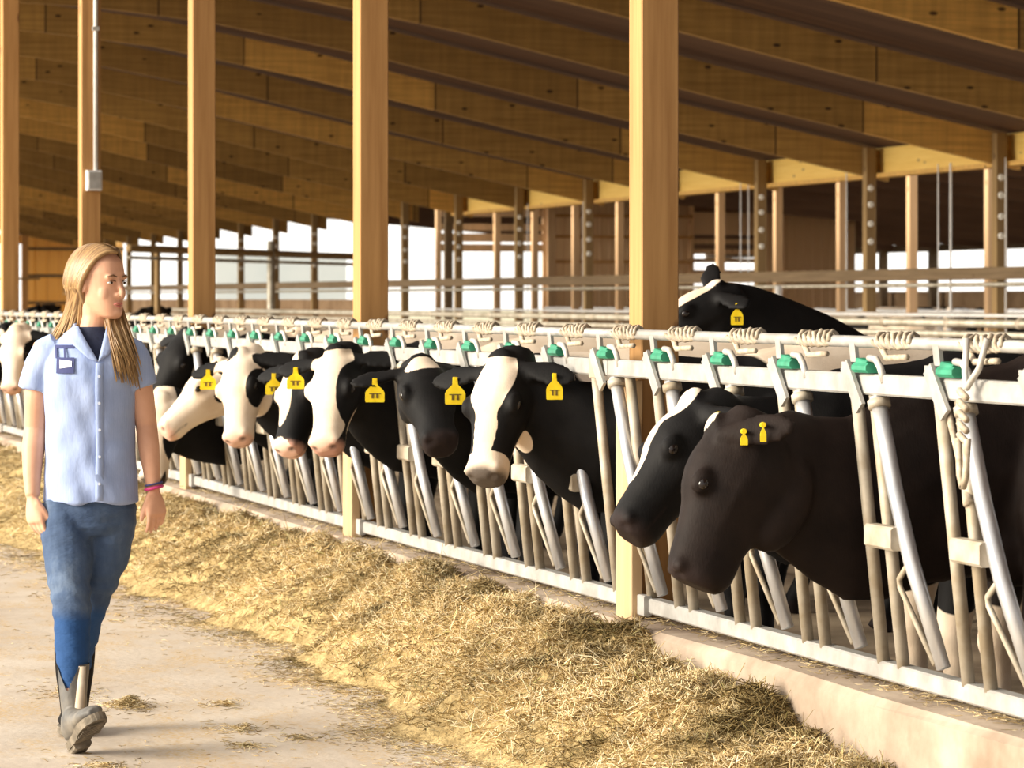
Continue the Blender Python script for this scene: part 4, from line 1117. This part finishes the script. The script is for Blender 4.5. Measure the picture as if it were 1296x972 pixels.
def rows(a, b_, c, d, n=6, k=4):
    L_ = lambda p, s, u: (p[0] + (s[0] - p[0]) * u, p[1] + (s[1] - p[1]) * u)
    return [[L_(L_(a, b_, j / (n - 1)), L_(d, c, j / (n - 1)), i / (k - 1)) for j in range(n)] for i in range(k)]
mb = MB()
patch(mb, rows((-0.022, 1.408), (0.056, 1.288), (0.020, 1.300), (-0.078, 1.382), 8), 0.005, 0.010)
patch(mb, rows((0.074, 1.408), (0.054, 1.288), (0.088, 1.312), (0.112, 1.375), 8), 0.005, 0.010)
mb.tube([q(-0.036, 0.030, 1.395), q(-0.043, -0.02, 1.408), q(-0.01, -0.066, 1.425), q(0.05, -0.066, 1.425), q(0.088, -0.02, 1.415), q(0.086, 0.02, 1.40)], 0.008, 8)
part('collar', mb, M['shirt'], shirt, True)
mb = MB(); patch(mb, [[(0.046, z), (0.058, z), (0.072, z)] for z in np.linspace(1.285, 0.822, 24)], 0.003, 0.0075)
part('placket', mb, M['shirt'], shirt, True)
for z in (1.24, 1.15, 1.06, 0.97, 0.88):
    p = sf(0.059, z, 0.008)
    part('button', MB().tube([p, p + Vector((0, -0.003, 0))], [0.0055, 0.005], 10), M['button'], shirt)
mb = MB(); patch(mb, rows((-0.098, 1.345), (-0.030, 1.345), (-0.030, 1.335), (-0.098, 1.335)), 0.003, 0.008)
patch(mb, rows((-0.097, 1.336), (-0.090, 1.336), (-0.086, 1.300), (-0.093, 1.300)), 0.003, 0.008)
patch(mb, rows((-0.066, 1.336), (-0.060, 1.336), (-0.056, 1.300), (-0.062, 1.300)), 0.003, 0.008)
patch(mb, rows((-0.088, 1.303), (-0.026, 1.303), (-0.026, 1.250), (-0.088, 1.250)), 0.003, 0.0085)
bd_ = part('chest_badge', mb, M['navy_line'], shirt)
mb = MB(); patch(mb, rows((-0.078, 1.296), (-0.034, 1.291), (-0.034, 1.272), (-0.076, 1.266)), 0.002, 0.0100)
part('badge_centre', mb, M['badge_white'], bd_)

# jeans
mb = MB().loft([[q(c + w_ * math.cos(a), d * math.sin(a), z) for a in [2 * math.pi * k / 30 for k in range(30)]] for z, c, w_, d in
                ((0.70, 0.008, 0.135, 0.085), (0.735, 0.010, 0.148, 0.105), (0.79, 0.012, 0.156, 0.113), (0.85, 0.012, 0.153, 0.108), (0.90, 0.012, 0.142, 0.10))])
mb.tube([q(-0.062, 0, 0.80), q(-0.062, 0.03, 0.71), q(-0.055, 0.06, 0.63), q(-0.042, 0.11, 0.55), q(-0.033, 0.14, 0.50), q(-0.027, 0.165, 0.43), q(-0.022, 0.19, 0.35), q(-0.016, 0.225, 0.26), q(-0.012, 0.245, 0.18)],
        [0.096, 0.090, 0.083, 0.072, 0.066, 0.063, 0.060, 0.047, 0.036], 20)
mb.tube([q(0.082, 0, 0.80), q(0.080, -0.01, 0.71), q(0.066, -0.02, 0.62), q(0.036, -0.02, 0.54), q(0.014, -0.04, 0.48), q(-0.012, -0.10, 0.42), q(-0.034, -0.17, 0.35), q(-0.06, -0.25, 0.27), q(-0.072, -0.29, 0.18)],
        [0.090, 0.082, 0.074, 0.065, 0.060, 0.058, 0.056, 0.050, 0.042], 20)
def jean_fold(V):
    x, y, z = V[:, 0], V[:, 1], V[:, 2]
    k = np.exp(-((z - 0.50) / 0.10) ** 2) + 0.6 * np.exp(-((z - 0.28) / 0.06) ** 2) + 0.5 * np.exp(-((z - 0.74) / 0.06) ** 2)
    return 0.0028 * np.sin(120 * z + 14 * x + 2 * np.sin(30 * x)) * k + 0.0015 * np.sin(40 * z + 60 * x)
jeans = cloth_part('jeans', mb, M['denim'], 0.006, 2, jean_fold, 2, None, 'faded blue jeans tucked into the boots')

# boots: each a shaft and foot with its own sole
def boot(leg, heel, toe, up, mats, name_sole='sole'):
    heel, toe, up = Vector(heel), Vector(toe), Vector(up)
    fw = (toe - heel).normalized(); up = (up - fw * up.dot(fw)).normalized(); sd = fw.cross(up)
    Lf = (toe - heel).length
    mb = MB()
    rings = []
    for u, w_, h_ in ((-0.02, 0.020, 0.045), (0.05, 0.034, 0.085), (0.18, 0.037, 0.105), (0.32, 0.038, 0.100), (0.45, 0.041, 0.075), (0.60, 0.046, 0.060), (0.78, 0.047, 0.052), (0.92, 0.038, 0.042), (1.0, 0.020, 0.028)):
        c = heel + fw * (Lf * u) + up * (0.012 + h_ / 2)
        rings.append([c + sd * (w_ * math.cos(a)) + up * (h_ / 2 * math.sin(a)) for a in [2 * math.pi * k / 20 for k in range(20)]])
    mb.loft(rings)
    mb.tube([Vector(p[:3]) for p in leg], [p[3] for p in leg], 20)
    top = Vector(leg[-1][:3])
    return mb, (heel, fw, up, sd, Lf)
def finish_boot(mb, fr, topfn, mat, label):
    me = melt(mb, 0.0036, 5, 0.5)
    V, Fc = mesh_arrays(me); bpy.data.meshes.remove(me)
    keep = V[:, 2] < topfn(V)
    Fc = [f for f in Fc if all(keep[i] for i in f)]
    used = sorted({i for f in Fc for i in f}); mp = {a: k for k, a in enumerate(used)}
    o = bpy.data.meshes.new('boot'); o.from_pydata(V[used].tolist(), [], [tuple(mp[i] for i in f) for f in Fc])
    b_ = link('boot', o, mat, woman, True); b_['label'] = label
    heel, fw, up, sd, Lf = fr
    mb = MB()
    outl = [(-0.04, 0.018), (-0.01, 0.032), (0.12, 0.036), (0.30, 0.034), (0.42, 0.036), (0.60, 0.047), (0.78, 0.050), (0.92, 0.040), (1.0, 0.020), (1.02, 0.006)]
    ring = [(u, w_) for u, w_ in outl] + [(u, -w_) for u, w_ in outl[::-1]]
    mb.loft([[heel + fw * (Lf * u) + sd * w_ * k + up * h_ for u, w_ in ring] for h_, k in ((-0.006, 0.97), (0.020, 1.0))])
    for i in range(7):
        u = 0.50 + i * 0.065
        w_ = 0.040 if i < 5 else 0.028
        mb.bar(heel + fw * (Lf * u) + sd * w_ - up * 0.008, heel + fw * (Lf * u) - sd * w_ - up * 0.008, 0.009, 0.009, up)
    mb.bar(heel + fw * (Lf * -0.03) - up * 0.013, heel + fw * (Lf * 0.24) - up * 0.013, 0.062, 0.024, up, bev=0.006)
    part('sole', mb, M['sole'], b_)
    return b_
mb, fr = boot([(0.0, -0.265, 0.05, 0.040), (-0.006, -0.255, 0.12, 0.042), (-0.012, -0.245, 0.19, 0.045), (-0.014, -0.228, 0.26, 0.052), (-0.014, -0.22, 0.32, 0.055)], q(0.0, 0.262, 0.018), q(0.098, 0.475, 0.140), (-0.1, -0.3, 1), None)
bt = finish_boot(mb, fr, lambda V: 0.292 - 0.085 * np.clip(1 - np.abs(V[:, 0] + 0.028) / 0.040, 0, 1) * (V[:, 1] < -0.20), M['boot'], 'grey muddy boot stepping forward, sole raised')
mb2 = MB(); c0 = [(0.020, -0.262, 0.285, 0.012), (0.018, -0.280, 0.22, 0.014), (0.014, -0.292, 0.15, 0.016), (0.010, -0.300, 0.10, 0.014)]
mb2.loft([[Vector((x + w_ * math.cos(a), y + 0.010 * math.sin(a), z)) for a in [2 * math.pi * k / 12 for k in range(12)]] for x, y, z, w_ in c0])
part('boot_panel', mb2, M['pull'], bt, True)
mb, fr = boot([(-0.083, 0.31, 0.05, 0.046), (-0.082, 0.305, 0.12, 0.054), (-0.080, 0.295, 0.20, 0.066), (-0.078, 0.285, 0.27, 0.071), (-0.076, 0.28, 0.32, 0.072)], q(-0.080, -0.345, 0.018), q(-0.070, -0.10, 0.016), (0, 0, 1), None)
finish_boot(mb, fr, lambda V: 0.290 - 0.05 * np.clip(1 - np.abs(V[:, 0] + 0.07) / 0.045, 0, 1) * (V[:, 1] < 0.27), M['boot_dark'], 'black trailing boot')

# bracelets
ring = [q(0.2315 + 0.028 * math.cos(a), 0.036 + 0.028 * math.sin(a), 0.862 + 0.006 * math.cos(a)) for a in [2 * math.pi * k / 24 for k in range(25)]]
part('wristband', MB().tube(ring, 0.0055, 8), M['pink'], woman, True, 'pink wristband')
ring = [p + Vector((0, 0, 0.013)) for p in ring]
part('wristband', MB().tube(ring, 0.0035, 8), M['navy_line'], woman, True, 'dark wristband')

# hair in locks from the parting over both sides
HB = MB(); tone = []
rs = random.Random(5)
def lock(side, s0, ang_end, endp, w0):
    pts, tn = [], []
    y0 = 0.082 - 0.165 * s0
    y1 = -0.012 - 0.085 * s0 + rs.uniform(-0.008, 0.008)
    for k in range(9):
        u = k / 8
        phi = math.radians(3 + (ang_end - 3) * u)
        yy = y0 + (y1 - y0) * (u ** 1.1)
        if u < 0.4: yy = min(yy, 0.088)
        kk = math.sqrt(max(0.05, 1 - ((yy + 0.008) / 0.116) ** 2))
        pts.append(hd(side * 0.0815 * math.sin(phi) * (0.55 + 0.45 * kk) , yy, 0.002 + 0.128 * math.cos(phi) * (0.40 + 0.60 * kk)))
        tn.append((0.10 + 0.40 * u * rs.random()) * (1.0 if side > 0 else 0.4))  # her right side paler: sunlight on that side put into the tone
    a = pts[-1]
    mid = endp[0]; e = endp[1]
    for k in range(1, 9):
        u = k / 8
        p = a * (1 - u) ** 2 + mid * 2 * u * (1 - u) + e * u * u
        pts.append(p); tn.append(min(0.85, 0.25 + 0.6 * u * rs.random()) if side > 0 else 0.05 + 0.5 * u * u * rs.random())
    n = len(pts)
    rr = [w0 * (0.75 + 0.5 * math.sin(math.pi * min(1, i / (n - 1) * 1.3)) ** 0.7) * (1.0 if i < n - 4 else (0.9, 0.75, 0.55, 0.2)[i - n + 4]) for i in range(n)]
    c0 = len(HB.v)
    HB.tube(pts, rr, 6)
    for t_ in tn: tone.extend([t_] * 6)
    assert len(HB.v) - c0 == n * 6
for i in range(150):                                          # her right side, falling behind the shoulder
    s0 = rs.random()
    j = rs.random()
    e = q(-0.130 + 0.150 * j + rs.uniform(-0.012, 0.012), -0.055 + 0.05 * j - 0.05 * s0, 1.395 - 0.06 * rs.random() + 0.02 * j)
    mid = q(-0.058 + 0.07 * j, -0.035 - 0.03 * s0 + 0.035 * j, 1.475)
    lock(1, s0, 92 + 10 * rs.random(), (mid, e), rs.uniform(0.0055, 0.0085))
for i in range(110):                                          # her left side, falling forward over the chest
    s0 = 0.1 + 0.9 * rs.random()
    j = rs.random()
    e = q(0.120 + 0.075 * j + rs.uniform(-0.01, 0.01), 0.115 - 0.03 * j, 1.19 + 0.10 * rs.random() + 0.03 * (1 - j))
    mid = q(0.070 + 0.07 * j, 0.075 - 0.03 * j, 1.44)
    lock(-1, s0, 95 + 10 * rs.random(), (mid, e), rs.uniform(0.005, 0.008))
me = HB.mesh('hair')
ta = me.attributes.new('tone', 'FLOAT', 'POINT'); ta.data.foreach_set('value', tone)
h_ = link('hair', me, M['hair'], woman, True); h_['label'] = 'long loose blond hair'

# ------------------------------------------------------------------ feed and straw
m, t, b, N, L = nt('chopped_straw')
gi = N('ShaderNodeNewGeometry')
r = ramp(N, [(0.0, (0.30, 0.20, 0.07)), (0.25, (0.58, 0.42, 0.19)), (0.6, (0.74, 0.575, 0.31)), (0.92, (0.84, 0.72, 0.50)), (1.0, (0.40, 0.36, 0.11))])
L.new(gi.outputs['Random Per Island'], r.inputs[0])
n = noise(N, L, mapped(N, L), 2.6, 4, 0.6)
rr = ramp(N, [(0.38, (0.34, 0.31, 0.20)), (0.54, (1, 1, 1))]); L.new(n, rr.inputs[0])
L.new(mixc(N, L, 1.0, r.outputs[0], rr.outputs[0], 'MULTIPLY'), b.inputs['Base Color'])
b.inputs['Roughness'].default_value = 0.7
M['straw'] = m
M['feed'] = mottled('packed_feed', (0.28, 0.19, 0.07), (0.55, 0.40, 0.18), 16, 0.95, 0, 0.7, dist=0.03)

def lumps(x, y):
    return (np.sin(5.1 * y + 2.0 * np.sin(3.7 * x)) + np.sin(8.3 * y + 9 * x + 1.7) + 0.7 * np.sin(14.7 * y - 11 * x + 0.6) + 0.6 * np.sin(23 * y + 17 * x)) / 3.3
def left_edge(y):
    return np.interp(y, [6.5, 8.5, 10, 11, 12, 14, 16, 18, 22, 30, 50]
                     , [3.25, 3.05, 2.90, 2.93, 3.02, 3.10, 3.02, 2.92, 2.6, 2.3, 2.2]) + 0.06 * np.sin(3.3 * y) + 0.04 * np.sin(7.9 * y)
def crest(y):
    return np.interp(y, [6.5, 8.2, 9.0, 10.0, 11.0, 13, 16, 20, 30, 50], [0.03, 0.06, 0.14, 0.235, 0.285, 0.30, 0.28, 0.26, 0.26, 0.26])
def pile_z(x, y):
    x0 = left_edge(y)
    u = np.clip((x - x0) / (3.77 - x0), 0, 1)
    base = np.sin(np.clip(u * 1.15, 0, 1) * math.pi / 2) ** 1.15 - 0.10 * np.clip((u - 0.85) / 0.15, 0, 1)
    h = crest(y) * base * (1 + 0.30 * lumps(x, y)) + 0.030 * lumps(2 * x, 2.3 * y) * np.clip(u * 4, 0, 1)
    return np.maximum(h, 0.0) * (u > 0) + 0.001

ny, nx = 620, 34
ys = 6.6 + (46 - 6.6) * (np.linspace(0, 1, ny) ** 1.5)
vs, fs = [], []
for j, y in enumerate(ys):
    x0 = float(left_edge(y)) - 0.02
    xs = np.linspace(x0, 3.772, nx)
    zs = pile_z(xs, np.full(nx, y))
    vs += [(x, y, z) for x, z in zip(xs, zs)]
for j in range(ny - 1):
    for i in range(nx - 1):
        a = j * nx + i
        fs.append((a, a + 1, a + nx + 1, a + nx))

def blades(P, ln, th, pitch, seed):
    """one three-sided stem per point"""
    g = np.random.default_rng(seed)
    n = len(P)
    az = g.uniform(0, 2 * math.pi, n); el = g.normal(0, pitch, n)
    d = np.stack([np.cos(az) * np.cos(el), np.sin(az) * np.cos(el), np.sin(el)], 1)
    up = np.tile(np.array([0.0, 0, 1.0]), (n, 1))
    s = np.cross(d, up); s /= np.linalg.norm(s, axis=1)[:, None] + 1e-9
    u = np.cross(s, d)
    L_ = g.uniform(0.45, 1.0, n)[:, None] * ln; T = g.uniform(0.6, 1.1, n)[:, None] * th
    bend = g.normal(0, 0.16, n)[:, None] * L_
    out = np.empty((n, 9, 3))
    for k, (f, bb, tt) in enumerate(((-0.5, 0, 0.8), (0.0, 1, 1.0), (0.5, 0, 0.5))):
        c = P + d * L_ * f + (u * 0.6 + s * 0.8) * bend * bb
        for i in range(3):
            a = 2 * math.pi * i / 3 + 0.5
            out[:, k * 3 + i] = c + (s * math.cos(a) + u * math.sin(a)) * T * tt
    F = []
    base = (np.arange(n) * 9)[:, None]
    for k in range(2):
        for i in range(3):
            j = (i + 1) % 3
            F.append(base + np.array([[k * 3 + i, k * 3 + j, k * 3 + 3 + j, k * 3 + 3 + i]]))
    Q = np.stack(F, 1).reshape(-1, 4)
    return out.reshape(-1, 3), Q

def straw_object(name, sets, label, cat, kind='stuff', extra=None):
    Vs, Qs, o = [], [], 0
    if extra:
        Vs.append(np.array(extra[0])); Qs.append(np.array(extra[1])); o = len(extra[0])
    nbase = len(Qs[0]) if extra else 0
    for V, Q in sets:
        Vs.append(V); Qs.append(Q + o); o += len(V)
    V = np.vstack(Vs); Q = np.vstack(Qs)
    me = bpy.data.meshes.new(name)
    me.vertices.add(len(V)); me.vertices.foreach_set('co', V.ravel())
    me.loops.add(Q.size); me.loops.foreach_set('vertex_index', Q.ravel().astype(np.int32))
    me.polygons.add(len(Q))
    me.polygons.foreach_set('loop_start', np.arange(0, Q.size, 4, dtype=np.int32))
    mi = np.zeros(len(Q), dtype=np.int32); mi[nbase:] = 1 if extra else 0
    me.polygons.foreach_set('material_index', mi)
    me.update(calc_edges=True); me.validate()
    ob = link(name, me, [M['feed'], M['straw']] if extra else M['straw'], None, False, (0, 0, 0))
    return tag(ob, label, cat, kind=kind)

def pile_points(n, y0, y1, seed, lift=0.012):
    g = np.random.default_rng(seed)
    y = g.uniform(y0, y1, n); u = np.sqrt(g.uniform(0.004, 1, n))
    x = left_edge(y) + (3.76 - left_edge(y)) * u
    z = pile_z(x, y) + g.uniform(0.0, lift, n)
    return np.stack([x, y, z], 1)
sets = [blades(pile_points(42000, 7.5, 14.0, 1), 0.085, 0.0025, 0.48, 21), blades(pile_points(22000, 14.0, 22.0, 2), 0.09, 0.0028, 0.48, 22), blades(pile_points(9000, 22.0, 44.0, 3), 0.11, 0.0035, 0.38, 23),
        blades(pile_points(2600, 8.0, 16.0, 4, 0.03), 0.16, 0.0021, 0.55, 24)]
straw_object('feed_pile', sets, 'long heap of golden chopped feed lying against the curb', 'feed', extra=(vs, fs))

# loose straw on the alley floor: a haze along the heap plus a few tufts
g = np.random.default_rng(31)
def fringe(n, y0, y1, spread):
    y = g.uniform(y0, y1, n); x = left_edge(y) - np.abs(g.normal(0, spread, n)) + 0.03
    return np.stack([x, y, np.full(n, 0.003)], 1)
def tuft(cx, cy, r_, n, h):
    a = g.uniform(0, 2 * math.pi, n); d = np.abs(g.normal(0, r_, n))
    return np.stack([cx + d * np.cos(a), cy + 1.6 * d * np.sin(a), np.clip(h * np.exp(-(d / r_) ** 2), 0, 1) * g.uniform(0, 1, n) + 0.003], 1)
wide = np.stack([g.uniform(-0.5, 3.2, 2600), g.uniform(8.5, 26, 2600), np.full(2600, 0.003)], 1)
sets = [blades(fringe(6500, 8, 15, 0.13), 0.05, 0.0014, 0.08, 41), blades(fringe(5000, 15, 30, 0.22), 0.06, 0.002, 0.08, 42), blades(wide, 0.045, 0.0014, 0.05, 43)]
for i, (cx, cy, r_, n, h) in enumerate(((2.10, 11.95, 0.06, 420, 0.04), (2.36, 11.2, 0.07, 130, 0.015), (2.45, 11.9, 0.05, 90, 0.012), (2.28, 10.75, 0.06, 110, 0.012), (1.95, 12.4, 0.10, 150, 0.01), (1.75, 10.4, 0.08, 160, 0.015), (2.5, 10.9, 0.05, 80, 0.01))):
    sets.append(blades(tuft(cx, cy, r_, n, h), 0.05, 0.0016, 0.15, 50 + i))
straw_object('loose_straw', sets, 'thin scatter of straw over the alley floor beside the heap', 'straw')

n = 5200
y = 6.5 + 24 * g.uniform(0, 1, n) ** 1.6
x = np.clip(3.80 + 0.30 * g.beta(2.2, 2.0, n), 3.80, 4.12)
led = np.stack([x, y, 0.334 + g.uniform(0, 0.012, n)], 1)
straw_object('ledge_straw', [blades(led, 0.055, 0.0016, 0.12, 61)], 'chaff and straw lying on top of the curb beneath the bottom rail', 'straw')
